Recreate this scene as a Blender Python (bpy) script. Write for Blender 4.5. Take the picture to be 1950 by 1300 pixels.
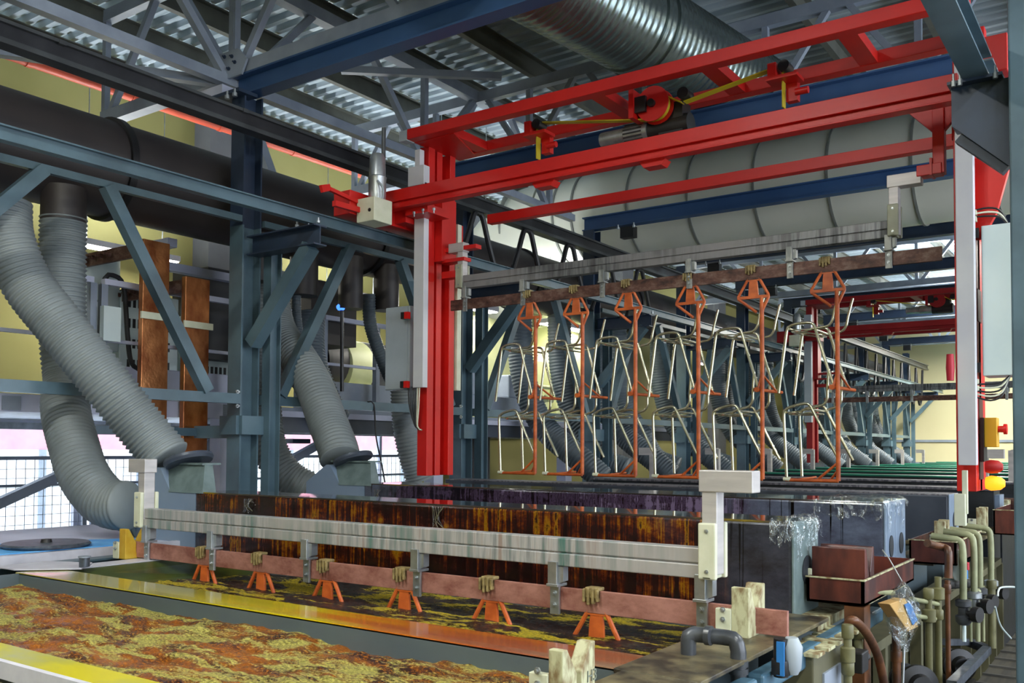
import bpy, math, random
from mathutils import Vector, Matrix, noise
import numpy as np
random.seed(7)
for o in list(bpy.data.objects): bpy.data.objects.remove(o, do_unlink=True)
SC = bpy.context.scene
COL = SC.collection
PI = math.pi

# ---------------------------------------------------------------- camera
FPX, CX, CY = 1756.277, 975.0, 791.765
YAW, PITCH, ROLL = 0.6104825, 0.03439863, 0.00544564
CAMZ = 2.4
_f = Vector((-math.sin(YAW)*math.cos(PITCH), math.cos(YAW)*math.cos(PITCH), math.sin(PITCH)))
_r0 = Vector((math.cos(YAW), math.sin(YAW), 0.0)); _u0 = _r0.cross(_f)
_r = _r0*math.cos(ROLL)+_u0*math.sin(ROLL); _u = -_r0*math.sin(ROLL)+_u0*math.cos(ROLL)
cam_d = bpy.data.cameras.new('camera'); cam = bpy.data.objects.new('camera', cam_d); COL.objects.link(cam)
m = Matrix.Identity(4)
for i in range(3):
    m[i][0] = _r[i]; m[i][1] = _u[i]; m[i][2] = -_f[i]
m[2][3] = CAMZ
cam.matrix_world = m
cam_d.sensor_width = 36; cam_d.lens = 36*FPX/1950; cam_d.shift_y = (CY-650)/1950
cam_d.clip_start = 0.05; cam_d.clip_end = 200
SC.camera = cam

def P(u, v, X=None, Y=None, Z=None):
    """point of the real place that a surveyed sight line meets on a plane X, Y or Z"""
    d = _f + _r*(u-CX)/FPX + _u*(CY-v)/FPX
    t = X/d.x if X is not None else (Y/d.y if Y is not None else (Z-CAMZ)/d.z)
    return Vector((d.x*t, d.y*t, CAMZ+d.z*t))

# ---------------------------------------------------------------- world, lamps, exposure
W = bpy.data.worlds.new('World'); SC.world = W; W.use_nodes = True
bg = W.node_tree.nodes['Background']; bg.inputs[0].default_value = (0.80, 0.88, 1.0, 1); bg.inputs[1].default_value = 6.0
SC.view_settings.view_transform = 'Standard'; SC.view_settings.look = 'None'
SC.view_settings.gamma = 1.0; SC.view_settings.use_curve_mapping = False
SC.view_settings.exposure = 0.18
LAMP_POWER = 120.0
LAMP_COL = (1.0, 0.97, 0.86)

# ---------------------------------------------------------------- materials
def lin(h):
    h = h.lstrip('#'); c = [int(h[i:i+2], 16)/255 for i in (0, 2, 4)]
    return tuple((x/12.92 if x <= 0.04045 else ((x+0.055)/1.055)**2.4) for x in c)+(1,)
MATS = {}
def newmat(name):
    mt = bpy.data.materials.new(name); mt.use_nodes = True
    return mt, mt.node_tree, mt.node_tree.nodes['Principled BSDF']
def N(nt, typ, **kw):
    n = nt.nodes.new(typ)
    for k, v in kw.items():
        if k.startswith('i_'): n.inputs[k[2:].replace('_', ' ')].default_value = v
        else: setattr(n, k, v)
    return n
def coords(nt, scale=(1, 1, 1), world=True):
    mp = N(nt, 'ShaderNodeMapping'); mp.inputs['Scale'].default_value = scale
    if world: nt.links.new(N(nt, 'ShaderNodeNewGeometry').outputs['Position'], mp.inputs[0])
    else: nt.links.new(N(nt, 'ShaderNodeTexCoord').outputs['Object'], mp.inputs[0])
    return mp.outputs[0]
def ramp(nt, fac, stops):
    r = N(nt, 'ShaderNodeValToRGB'); e = r.color_ramp.elements
    while len(e) < len(stops): e.new(0.5)
    for el, (p, c) in zip(e, stops): el.position = p; el.color = lin(c) if isinstance(c, str) else c
    nt.links.new(fac, r.inputs[0]); return r.outputs[0]
def mixc(nt, fac, a, b, mode='MIX'):
    mx = N(nt, 'ShaderNodeMix', data_type='RGBA', blend_type=mode)
    for s, v in ((0, fac), (6, a), (7, b)):
        if hasattr(v, 'is_output'): nt.links.new(v, mx.inputs[s])
        else: mx.inputs[s].default_value = v
    return mx.outputs[2]
def noi(nt, vec, scale=5, detail=4, rough=0.55, dist=0.0):
    n = N(nt, 'ShaderNodeTexNoise'); n.inputs['Scale'].default_value = scale; n.inputs['Detail'].default_value = detail
    n.inputs['Roughness'].default_value = rough; n.inputs['Distortion'].default_value = dist
    nt.links.new(vec, n.inputs[0]); return n.outputs[0]
def bump(nt, bs, h, strength=0.3, dist=0.01):
    b = N(nt, 'ShaderNodeBump'); b.inputs['Strength'].default_value = strength; b.inputs['Distance'].default_value = dist
    nt.links.new(h, b.inputs['Height']); nt.links.new(b.outputs[0], bs.inputs['Normal'])
def mat(name, c1, c2=None, rough=0.5, metal=0.0, scale=(3, 3, 3), lo=0.35, hi=0.65, bmp=0.0, coat=0.0, detail=5):
    """painted / plain surface whose colour wanders between two tones (dirt and wear)"""
    mt, nt, bs = newmat(name)
    bs.inputs['Roughness'].default_value = rough; bs.inputs['Metallic'].default_value = metal
    if coat: bs.inputs['Coat Weight'].default_value = coat
    if c2 is None: bs.inputs['Base Color'].default_value = lin(c1)
    else:
        f = noi(nt, coords(nt, scale), 1.0, detail)
        nt.links.new(ramp(nt, f, [(lo, c1), (hi, c2)]), bs.inputs['Base Color'])
    if bmp: bump(nt, bs, noi(nt, coords(nt, (40, 40, 40)), 1.0, 3), bmp, 0.003)
    MATS[name] = mt; return mt
M = MATS
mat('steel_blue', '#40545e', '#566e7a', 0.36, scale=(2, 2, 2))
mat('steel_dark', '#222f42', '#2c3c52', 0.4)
mat('beam_blue', '#2c4a74', '#365884', 0.4, scale=(1, 1, 1))
mat('steel_grey', '#7d8796', '#99a3b1', 0.42, scale=(2, 2, 2))
mat('purlin', '#54564f', '#66685f', 0.6)
mat('rail_black', '#1c1d22', '#2e2f33', 0.35)
mat('rail_grey', '#3c3f42', '#505456', 0.35, metal=0.3)
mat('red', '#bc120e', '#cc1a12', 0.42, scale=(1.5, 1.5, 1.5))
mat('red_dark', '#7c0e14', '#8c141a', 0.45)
mat('zinc_dull', '#787c7c', '#9c9e9a', 0.45, metal=0.4, scale=(25, 25, 8), lo=.45, hi=.6)
mat('orange', '#a4481c', '#d0682e', 0.42, scale=(9, 9, 14))
mat('orange_pipe', '#d8583a', '#c04a30', 0.5)
mat('white_cover', '#c4c4cc', '#cfd0d2', 0.4)
mat('cream', '#c6cab0', '#d4d6c0', 0.45, scale=(9, 9, 9))
mat('clamp_tan', '#a08e5e', '#6c5c38', 0.6, scale=(30, 30, 30), bmp=.3)
mat('cream_dirty', '#bcbc98', '#7c6846', 0.6, scale=(26, 26, 12), lo=0.44, hi=0.62, bmp=0.3)
mat('cabinet', '#c6d6d6', '#d0dedc', 0.4)
mat('cabinet_grey', '#9aa4ac', '#a6b0b8', 0.4)
mat('black', '#121214', '#1e1e20', 0.45)
mat('rubber', '#17181a', '#24252a', 0.5)
mat('chrome', '#c8c8c8', None, 0.22, metal=1.0)
mat('zinc', '#9aa0a4', '#c2c8cc', 0.35, metal=0.8, scale=(8, 8, 8))
mat('tube', '#dcdac4', '#b4b29c', 0.22, metal=0.85, scale=(6, 6, 3))
mat('motor', '#4b525c', '#6a727c', 0.4, metal=0.5, scale=(20, 20, 20))
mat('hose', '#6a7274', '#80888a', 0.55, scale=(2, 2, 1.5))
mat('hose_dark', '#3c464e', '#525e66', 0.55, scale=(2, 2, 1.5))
mat('duct_dark', '#2c2829', '#3a3534', 0.5, scale=(1, 1, 1))
mat('duct_pale', '#c6c8ba', '#d2d2c4', 0.28, scale=(0.6, 0.6, 0.6))
mat('duct_rim', '#6a6d68', '#7c7f78', 0.5)
mat('pp_grey', '#71849c', '#8494a6', 0.4, scale=(1.2, 1.2, 1.2))
mat('hood_top', '#5c6d6e', '#6f8080', 0.5, scale=(12, 12, 12), bmp=0.2)
mat('pp_dark', '#39404c', '#454c58', 0.35)
mat('hole', '#22272d', '#2c3238', 0.6)
mat('yellow_strap', '#d6c41a', '#b8a81c', 0.6)
mat('copper', '#8a4a2a', '#e09860', 0.3, metal=0.85, scale=(7, 7, 4), bmp=0.6, lo=.3, hi=.7)  # mottled copper; the lighter tone also paints in glints of light
mat('wall_yellow', '#8e8850', '#9a945c', 0.75, scale=(.6, .6, .6))
mat('wall_far', '#cfc8a0', '#d8d0a8', 0.8, scale=(.4, .4, .4))
mat('concrete', '#5e6064', '#74767a', 0.8, scale=(.8, .8, .8), bmp=0.2)
mat('floor_dark', '#3c3a36', '#4e4c46', 0.7, scale=(1, 1, 1))
mat('pipe_beige', '#5c5a3c', '#77754f', 0.5, scale=(6, 6, 6))
mat('pipe_cream', '#7e8262', '#a0a47e', 0.45, scale=(6, 6, 6))
mat('pipe_brown', '#3e2416', '#6e4426', 0.4, scale=(9, 9, 9))
mat('pipe_dark', '#2f3236', '#4a4e54', 0.3, scale=(9, 9, 9))
mat('tray_brown', '#3a1a18', '#6a3428', 0.4, scale=(9, 9, 3), lo=0.4, hi=0.7, bmp=0.2)
mat('frame_blue', '#355468', '#53798e', 0.45, scale=(10, 10, 10))
mat('tank_pale', '#4c4a36', '#6a684e', 0.55, scale=(3, 3, 1))
mat('rim_dirty', '#2a2620', '#7c7254', 0.4, scale=(9, 9, 9), lo=0.35, hi=0.7, bmp=0.3)
mat('tank_wall', '#4f5c62', '#5f6c70', 0.35, scale=(1, 1, 1))
mat('machine_cream', '#c4c78e', '#d2d4a0', 0.55)
mat('blue_cloth', '#3a94e0', '#7cc0f0', 0.6, scale=(4, 4, 4))
mat('lilac_white', '#b8bed4', '#c8cce0', 0.5)
mat('plate_white', '#b9b9c6', '#cfcfda', 0.45, scale=(7, 7, 7))
mat('saddle_yellow', '#b8901c', '#c8a838', 0.5, scale=(12, 12, 12))
mat('green_rim', '#1a8a6a', '#16604e', 0.4, scale=(1.5, 8, 8))
mat('dark_tank', '#151d22', '#2a2f38', 0.4, scale=(3, 12, 12))
mat('grate_grey', '#4a4a52', '#757279', 0.6, scale=(30, 10, 10), lo=0.45, hi=0.55)
mat('walk', '#2c2820', '#3e3a2e', 0.75, scale=(30, 3, 3), lo=0.42, hi=0.58)
mat('outside_white', '#e8ecf4', '#f4f6fa', 0.9)
mat('outside_pink', '#dc94a6', '#e2a0b0', 0.9)
mat('tan_box', '#b08a4c', '#c49c5c', 0.6)
mat('label_blue', '#2a72b4', None, 0.5)
mat('label_red', '#b01c30', None, 0.5)
mat('yellow_box', '#c89a18', None, 0.5)
mat('dial_white', '#dcdcd8', None, 0.4)
mat('ink', '#70776a', None, 0.6)

def streaked(name, cols, rough, bias=0.0, fade=True):
    """vertical run-marks of dried bath liquid down a plastic duct wall"""
    mt, nt, bs = newmat(name)
    n1 = noi(nt, coords(nt, (38, 38, 1.3)), 1.0, 7, 0.7)
    n2 = noi(nt, coords(nt, (5, 5, 9)), 1.0, 6, 0.7)
    mm = N(nt, 'ShaderNodeMath', operation='MULTIPLY_ADD'); nt.links.new(n2, mm.inputs[0]); mm.inputs[1].default_value = 0.7
    nt.links.new(n1, mm.inputs[2])
    s2 = N(nt, 'ShaderNodeMath', operation='SUBTRACT'); nt.links.new(mm.outputs[0], s2.inputs[0]); s2.inputs[1].default_value = 0.35
    low = noi(nt, coords(nt, (1.1, 1.1, 2.2)), 1.0, 3, 0.5)
    l2 = N(nt, 'ShaderNodeMath', operation='MULTIPLY_ADD'); nt.links.new(low, l2.inputs[0]); l2.inputs[1].default_value = 0.5; nt.links.new(s2.outputs[0], l2.inputs[2])
    s2 = N(nt, 'ShaderNodeMath', operation='SUBTRACT'); nt.links.new(l2.outputs[0], s2.inputs[0]); s2.inputs[1].default_value = 0.26
    c = ramp(nt, s2.outputs[0], cols)
    if fade:   # the ends of the duct stay clean grey plastic
        g = N(nt, 'ShaderNodeNewGeometry'); sx = N(nt, 'ShaderNodeSeparateXYZ'); nt.links.new(g.outputs['Position'], sx.inputs[0])
        nn = noi(nt, coords(nt, (4, 4, 2)), 1.0, 4)
        ad = N(nt, 'ShaderNodeMath', operation='MULTIPLY_ADD'); nt.links.new(nn, ad.inputs[0]); ad.inputs[1].default_value = 0.9
        nt.links.new(sx.outputs[0], ad.inputs[2])
        mr = N(nt, 'ShaderNodeMapRange'); nt.links.new(ad.outputs[0], mr.inputs[0])
        mr.inputs[1].default_value = fade[0]; mr.inputs[2].default_value = fade[0]+0.25; mr.inputs[3].default_value = 1; mr.inputs[4].default_value = 0
        mr2 = N(nt, 'ShaderNodeMapRange'); nt.links.new(ad.outputs[0], mr2.inputs[0])
        mr2.inputs[1].default_value = fade[1]-0.3; mr2.inputs[2].default_value = fade[1]; mr2.inputs[3].default_value = 0; mr2.inputs[4].default_value = 1
        mx = N(nt, 'ShaderNodeMath', operation='MAXIMUM'); nt.links.new(mr.outputs[0], mx.inputs[0]); nt.links.new(mr2.outputs[0], mx.inputs[1])
        base = mixc(nt, ramp(nt, noi(nt, coords(nt, (30, 5, .5)), 1.0, 3, .5), [(.36, '#000000'), (.4, '#ffffff')]), lin('#08080a'), ramp(nt, n2, [(0.35, fade[2]), (0.7, fade[3])]))
        c = mixc(nt, mx.outputs[0], c, base)
    nt.links.new(c, bs.inputs['Base Color']); bs.inputs['Roughness'].default_value = rough
    bump(nt, bs, n2, 0.25, 0.004)
    MATS[name] = mt
streaked('stain_front', [(0.36, '#120809'), (0.47, '#220c0c'), (0.55, '#3e160c'), (0.61, '#66300a'), (0.67, '#8a620c'), (0.74, '#2e100a')], 0.2,
         fade=(-4.95, -1.05, '#1e1d22', '#3c3e48'))
streaked('stain_back', [(0.38, '#120c14'), (0.48, '#241822'), (0.56, '#4a3c54'), (0.62, '#1e1018'), (0.7, '#685a74')], 0.16,
         fade=(-4.7, -1.5, '#404252', '#5e687c'))
def wet_top(name, dark, tint):
    mt, nt, bs = newmat(name)
    n = noi(nt, coords(nt, (1.6, 6, 6)), 1.0, 5, 0.6)
    nt.links.new(ramp(nt, n, [(0.4, dark), (0.56, '#3a3430'), (0.66, tint)]), bs.inputs['Base Color'])
    bs.inputs['Roughness'].default_value = 0.08; bs.inputs['Coat Weight'].default_value = 0.6; bs.inputs['Coat Roughness'].default_value = 0.03
    bump(nt, bs, noi(nt, coords(nt, (5, 9, 9)), 1.0, 2), 0.08, 0.004)
    MATS[name] = mt
wet_top('wet_top', '#2a2422', '#7c6a18')
wet_top('wet_grey', '#3c4048', '#70747a')

def alu(name, stain, s2, a='#8c9092', b='#b6b6b8', c0='#b0aeae'):
    mt, nt, bs = newmat(name)
    n = noi(nt, coords(nt, (22, 22, 1.2)), 1.0, 5, 0.6); n2 = noi(nt, coords(nt, (1.3, 1.3, 1.3)), 1.0, 3)
    c = ramp(nt, n, [(0.36, stain), (0.47, a), (0.56, b), (0.66, s2)])
    c = mixc(nt, ramp(nt, n2, [(0.4, '#000000'), (0.62, '#ffffff')]), c, lin(c0))
    nt.links.new(c, bs.inputs['Base Color']); bs.inputs['Roughness'].default_value = 0.42; bs.inputs['Metallic'].default_value = 0.25
    MATS[name] = mt
alu('alu_green', '#4f7a72', '#9a8c86')
alu('alu_dark', '#14171a', '#3c4448', '#4e5254', '#7c7e80', '#807e80')
def barcu(name, a, b, c_):
    mt, nt, bs = newmat(name)
    n = noi(nt, coords(nt, (8, 8, 14)), 1.0, 7, 0.7)
    nt.links.new(ramp(nt, n, [(0.34, a), (0.5, b), (0.66, c_)]), bs.inputs['Base Color'])
    bs.inputs['Roughness'].default_value = 0.5; bs.inputs['Metallic'].default_value = 0.25; bump(nt, bs, n, 0.3, 0.003); MATS[name] = mt
barcu('bar_copper', '#7e4a40', '#a27064', '#b88478')
barcu('bar_brown', '#30201c', '#5c3c34', '#7e685c')

def lipmat():
    mt, nt, bs = newmat('lip_yellow')
    g = N(nt, 'ShaderNodeNewGeometry'); sx = N(nt, 'ShaderNodeSeparateXYZ'); nt.links.new(g.outputs['Position'], sx.inputs[0])
    n = noi(nt, coords(nt, (1.2, 12, 3)), 1.0, 5, 0.6)
    ad = N(nt, 'ShaderNodeMath', operation='MULTIPLY_ADD'); nt.links.new(n, ad.inputs[0]); ad.inputs[1].default_value = 2.4
    nt.links.new(sx.outputs[0], ad.inputs[2])
    mr = N(nt, 'ShaderNodeMapRange'); nt.links.new(ad.outputs[0], mr.inputs[0]); mr.inputs[1].default_value = -3.8; mr.inputs[2].default_value = 0.4
    c = ramp(nt, mr.outputs[0], [(0.0, '#a8a050'), (0.25, '#a89a1e'), (0.45, '#c8b40c'), (0.62, '#c06a14'), (0.75, '#9a4a2a'), (0.9, '#8a6a52')])
    nt.links.new(c, bs.inputs['Base Color']); bs.inputs['Roughness'].default_value = 0.14; bs.inputs['Coat Weight'].default_value = 0.5
    MATS['lip_yellow'] = mt
    mt, nt, bs = newmat('lip_near')
    n = noi(nt, coords(nt, (2.5, 5, 3)), 1.0, 5, 0.6)
    nt.links.new(ramp(nt, n, [(0.3, '#a6a878'), (0.48, '#b0ac3c'), (0.62, '#c8bc14')]), bs.inputs['Base Color'])
    bs.inputs['Roughness'].default_value = 0.15; MATS['lip_near'] = mt
lipmat()
def bath(name, liquid, liquid2, foam1, foam2, t0, t1, sc, streak, dt=3, fw=.3, spk='#e08a28'):
    mt, nt, bs = newmat(name)
    v = coords(nt, streak)
    w1 = noi(nt, v, sc, dt, 0.6, 0.9)
    fine = noi(nt, coords(nt, (70, 110, 70)), 1.0, 4, 0.75)
    a = N(nt, 'ShaderNodeMath', operation='MULTIPLY_ADD'); nt.links.new(fine, a.inputs[0]); a.inputs[1].default_value = fw; nt.links.new(w1, a.inputs[2]); a2 = N(nt, 'ShaderNodeMath', operation='SUBTRACT'); nt.links.new(a.outputs[0], a2.inputs[0]); a2.inputs[1].default_value = fw*.5; a = a2
    f = ramp(nt, a.outputs[0], [(t0, '#000000'), (t1, '#ffffff')])
    liq = ramp(nt, noi(nt, coords(nt, (4, 9, 4)), 1.0, 8, .7), [(0.42, liquid), (0.6, liquid2)])
    fo = ramp(nt, fine, [(0.40, foam1), (0.60, foam2)]); liq = mixc(nt, ramp(nt, fine, [(.5, '#000000'), (.64, '#ffffff')]), liq, lin(spk))
    nt.links.new(mixc(nt, f, liq, fo), bs.inputs['Base Color'])
    rr = N(nt, 'ShaderNodeMapRange'); nt.links.new(f, rr.inputs[0]); rr.inputs[3].default_value = 0.08; rr.inputs[4].default_value = 0.55
    nt.links.new(rr.outputs[0], bs.inputs['Roughness'])
    hh = noi(nt, coords(nt, (26, 60, 30)), 1.0, 6, 0.75)
    bump(nt, bs, hh, 1.0, 0.03); MATS[name] = mt
bath('bath_foam', '#3a140e', '#b0641a', '#8a8024', '#ece27c', 0.47, 0.585, 3.6, (1.0, 2.4, 1.0), 8, .3)
bath('bath_dark', '#080505', '#2c0e06', '#9a840c', '#f0d828', 0.515, 0.575, 2.6, (1.0, 3.6, 1.0), 7, .2, '#5a2c10')

def deckmat():
    mt, nt, bs = newmat('zinc_deck')
    n = noi(nt, coords(nt, (0.7, 14, 1)), 1.0, 3)
    nt.links.new(ramp(nt, n, [(0.3, '#98aab4'), (0.7, '#cddae2')]), bs.inputs['Base Color'])
    bs.inputs['Roughness'].default_value = 0.38; bs.inputs['Metallic'].default_value = 0.2; MATS['zinc_deck'] = mt
    mt, nt, bs = newmat('spiral_metal')
    bs.inputs['Base Color'].default_value = lin('#8d9a98'); bs.inputs['Roughness'].default_value = 0.25; bs.inputs['Metallic'].default_value = 0.9
    MATS['spiral_metal'] = mt
    mt, nt, bs = newmat('glass'); bs.inputs['Base Color'].default_value = (0.9, 0.95, 1, 1)
    bs.inputs['Transmission Weight'].default_value = 1; bs.inputs['Roughness'].default_value = 0.02; bs.inputs['IOR'].default_value = 1.02
    MATS['glass'] = mt
    mt, nt, bs = newmat('film'); nt.nodes.remove(bs); out = nt.nodes['Material Output']
    tr = N(nt, 'ShaderNodeBsdfTransparent'); tr.inputs[0].default_value = (0.93, 0.96, 0.97, 1)
    gl = N(nt, 'ShaderNodeBsdfGlossy'); gl.inputs['Roughness'].default_value = 0.18; gl.inputs[0].default_value = (0.9, 0.95, 0.97, 1)
    v = coords(nt, (16, 16, 9)); hn = noi(nt, v, 1.0, 4, 0.7, 1.5)
    b = N(nt, 'ShaderNodeBump'); b.inputs['Strength'].default_value = 1; b.inputs['Distance'].default_value = 0.03
    nt.links.new(hn, b.inputs['Height']); nt.links.new(b.outputs[0], gl.inputs['Normal'])
    mx = N(nt, 'ShaderNodeMixShader'); nt.links.new(ramp(nt, hn, [(0.45, (0.04,)*3+(1,)), (0.6, (0.5,)*3+(1,))]), mx.inputs[0])
    nt.links.new(tr.outputs[0], mx.inputs[1]); nt.links.new(gl.outputs[0], mx.inputs[2]); nt.links.new(mx.outputs[0], out.inputs[0])
    MATS['film'] = mt
    for nm, c, s in (('lamp_glow', (1, .97, .9, 1), 14.0), ('beacon_glow', (1.0, .30, .01, 1), 1.6), ('led_blue', (.05, .2, 1, 1), 2.0), ('beacon_red', (0.35, .008, .008, 1), 0.03)):
        mt, nt, bs = newmat(nm); bs.inputs['Base Color'].default_value = c; bs.inputs['Emission Color'].default_value = c
        bs.inputs['Emission Strength'].default_value = s; MATS[nm] = mt
deckmat()

# ---------------------------------------------------------------- mesh builder
class B:
    def __init__(s): s.v = []; s.f = []
    def add(s, vs, fs):
        o = len(s.v); s.v += [Vector(p) for p in vs]; s.f += [tuple(i+o for i in f) for f in fs]; return s
    def box(s, x0, x1, y0, y1, z0, z1):
        if x1 < x0: x0, x1 = x1, x0
        if y1 < y0: y0, y1 = y1, y0
        if z1 < z0: z0, z1 = z1, z0
        return s.add([(x0,y0,z0),(x1,y0,z0),(x1,y1,z0),(x0,y1,z0),(x0,y0,z1),(x1,y0,z1),(x1,y1,z1),(x0,y1,z1)],
                     [(0,3,2,1),(4,5,6,7),(0,1,5,4),(1,2,6,5),(2,3,7,6),(3,0,4,7)])
    def cb(s, c, sx, sy, sz): return s.box(c[0]-sx/2, c[0]+sx/2, c[1]-sy/2, c[1]+sy/2, c[2]-sz/2, c[2]+sz/2)
    def prof(s, p0, p1, pf, up=(0,0,1)):
        p0, p1 = Vector(p0), Vector(p1); d = (p1-p0).normalized(); up = Vector(up)
        sd = d.cross(up)
        if sd.length < 1e-4: sd = d.cross(Vector((0,1,0)))
        sd.normalize(); u = sd.cross(d); n = len(pf)
        vs = [p0+sd*a+u*b for a, b in pf]+[p1+sd*a+u*b for a, b in pf]
        fs = [(i, (i+1) % n, (i+1) % n+n, i+n) for i in range(n)]+[tuple(range(n-1, -1, -1)), tuple(range(n, 2*n))]
        return s.add(vs, fs)
    def bar(s, p0, p1, w, h, up=(0,0,1)):
        return s.prof(p0, p1, [(-w/2,-h/2),(w/2,-h/2),(w/2,h/2),(-w/2,h/2)], up)
    def ibeam(s, p0, p1, w, h, t=0.012, tw=0.01, up=(0,0,1)):
        a, b, c = w/2, h/2, tw/2
        return s.prof(p0, p1, [(-a,-b),(a,-b),(a,-b+t),(c,-b+t),(c,b-t),(a,b-t),(a,b),(-a,b),(-a,b-t),(-c,b-t),(-c,-b+t),(-a,-b+t)], up)
    def channel(s, p0, p1, w, h, t=0.01, up=(0,0,1)):   # open towards +side
        a, b = w/2, h/2
        return s.prof(p0, p1, [(-a,-b),(a,-b),(a,-b+t),(-a+t,-b+t),(-a+t,b-t),(a,b-t),(a,b),(-a,b)], up)
    def tube(s, pts, r, n=10, cap=True, closed=False):
        pts = [Vector(p) for p in pts]; rr = r if isinstance(r, (list, tuple)) else [r]*len(pts)
        k = len(pts); prev = None; rings = []
        for i, p in enumerate(pts):
            if closed: t = pts[(i+1) % k]-pts[i-1]
            else: t = pts[min(i+1, k-1)]-pts[max(i-1, 0)]
            t.normalize()
            if prev is None:
                a = t.cross(Vector((0,0,1)));
                if a.length < 1e-3: a = t.cross(Vector((0,1,0)))
                a.normalize()
            else:
                a = prev-t*prev.dot(t)
                if a.length < 1e-5: a = t.orthogonal()
                a.normalize()
            prev = a; b = t.cross(a)
            rings.append([p+(a*math.cos(2*PI*j/n)+b*math.sin(2*PI*j/n))*rr[i] for j in range(n)])
        vs = [q for rg in rings for q in rg]; fs = []
        for i in range(k if closed else k-1):
            for j in range(n):
                a0, a1 = i*n+j, i*n+(j+1) % n; i2 = (i+1) % k
                fs.append((a0, a1, i2*n+(j+1) % n, i2*n+j))
        if cap and not closed: fs += [tuple(range(n-1, -1, -1)), tuple(range((k-1)*n, k*n))]
        return s.add(vs, fs)
    def cyl(s, p0, p1, r, n=20): return s.tube([p0, p1], r, n)
    def lathe(s, c, ax, prof, n=24):   # prof: (distance along axis, radius)
        c = Vector(c); ax = Vector(ax).normalized()
        return s.tube([c+ax*d for d, _ in prof], [max(q, 1e-4) for _, q in prof], n) if all(prof[i+1][0] > prof[i][0]+1e-6 for i in range(len(prof)-1)) else s._lathe(c, ax, prof, n)
    def _lathe(s, c, ax, prof, n):
        a = ax.orthogonal().normalized(); b = ax.cross(a); k = len(prof)
        vs = [c+ax*d+(a*math.cos(2*PI*j/n)+b*math.sin(2*PI*j/n))*max(q, 1e-4) for d, q in prof for j in range(n)]
        fs = [(i*n+j, i*n+(j+1) % n, (i+1)*n+(j+1) % n, (i+1)*n+j) for i in range(k-1) for j in range(n)]
        return s.add(vs, fs+[tuple(range(n-1, -1, -1)), tuple(range((k-1)*n, k*n))])
    def prism(s, pts, d):   # polygon pts (3d) thickened along vector d
        pts = [Vector(p) for p in pts]; d = Vector(d); n = len(pts)
        return s.add(pts+[p+d for p in pts], [tuple(range(n-1, -1, -1)), tuple(range(n, 2*n))]+[(i, (i+1) % n, (i+1) % n+n, i+n) for i in range(n)])
    def bolt(s, p, ax, r=0.014, h=0.012):
        p = Vector(p); ax = Vector(ax).normalized(); s.tube([p, p+ax*h], r, 6); return s.tube([p+ax*h, p+ax*h*2.2], r*0.5, 6)
    def build(s, name, mtl, parent=None, smooth=False, bevel=0.0, **tags):
        off = parent.get('_o', (0, 0, 0)) if parent is not None else (0, 0, 0)
        off = Vector(off)
        me = bpy.data.meshes.new(name); me.from_pydata([tuple(p-off) for p in s.v], [], s.f); me.update()
        import bmesh
        bm = bmesh.new(); bm.from_mesh(me); bmesh.ops.recalc_face_normals(bm, faces=bm.faces); bm.to_mesh(me); bm.free()
        me.materials.append(M[mtl] if isinstance(mtl, str) else mtl)
        o = bpy.data.objects.new(name, me); COL.objects.link(o)
        if parent is not None: o.parent = parent; o['_o'] = tuple(off)
        if smooth:
            me.polygons.foreach_set('use_smooth', [True]*len(me.polygons))
            try: me.set_sharp_from_angle(angle=0.7)
            except Exception: pass
        if bevel:
            bv = o.modifiers.new('bevel', 'BEVEL'); bv.width = bevel; bv.segments = 2; bv.limit_method = 'ANGLE'
        for k, v in tags.items(): o[k] = v
        return o
def thing(name, label, cat, loc=(0,0,0), group=None):
    o = bpy.data.objects.new(name, None); COL.objects.link(o); o.location = loc; o['_o'] = tuple(loc)
    o.empty_display_size = 0.1
    o['label'] = label; o['category'] = cat
    if group: o['group'] = group
    return o
def tag(o, label, cat, group=None, kind=None):
    o['label'] = label; o['category'] = cat
    if group: o['group'] = group
    if kind: o['kind'] = kind
    return o
def struct(name, b, mtl, parent=None, **k):
    o = b.build(name, mtl, parent, **k); o['kind'] = 'structure'; return o
def dup(root, loc=None, label=None, group=None, rot=None):
    r = root.copy(); COL.objects.link(r)
    if loc is not None: r.location = loc
    if rot is not None: r.rotation_euler = rot
    if label: r['label'] = label
    if group: r['group'] = group
    for ch in list(root.children):
        c = ch.copy(); COL.objects.link(c); c.parent = r
        for g in list(ch.children):
            d = g.copy(); COL.objects.link(d); d.parent = c
    return r
def spline(pts, step=0.02):
    pts = [Vector(p) for p in pts]; q = [2*pts[0]-pts[1]]+pts+[2*pts[-1]-pts[-2]]; out = []
    for i in range(1, len(q)-2):
        a, b, c, d = q[i-1:i+3]; n = max(2, int((c-b).length/step))
        for j in range(n):
            t = j/n; out.append(0.5*((2*b)+(c-a)*t+(2*a-5*b+4*c-d)*t*t+(3*b-a-3*c+d)*t**3))
    out.append(pts[-1]); return out
def hose(pts, r, pitch=0.03, n=24, amp=0.035):
    p = spline(pts, .01); s = pitch/4; out = [p[0]]; acc = 0.0
    for a, b in zip(p, p[1:]):
        seg = (b-a).length; t = s-acc
        while t <= seg: out.append(a.lerp(b, t/seg)); t += s
        acc = seg-(t-s)
    for _ in range(3): out = [out[0]]+[(out[i-1]+out[i]*2+out[i+1])/4 for i in range(1, len(out)-1)]+[out[-1]]
    return B().tube(out, [r*(1+amp*math.cos(PI*i/2)) for i in range(len(out))], n)
ORD = ['first', 'second', 'third', 'fourth', 'fifth', 'sixth', 'seventh', 'eighth', 'ninth', 'tenth', 'eleventh', 'twelfth', 'thirteenth', 'fourteenth', 'fifteenth', 'sixteenth']
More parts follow.
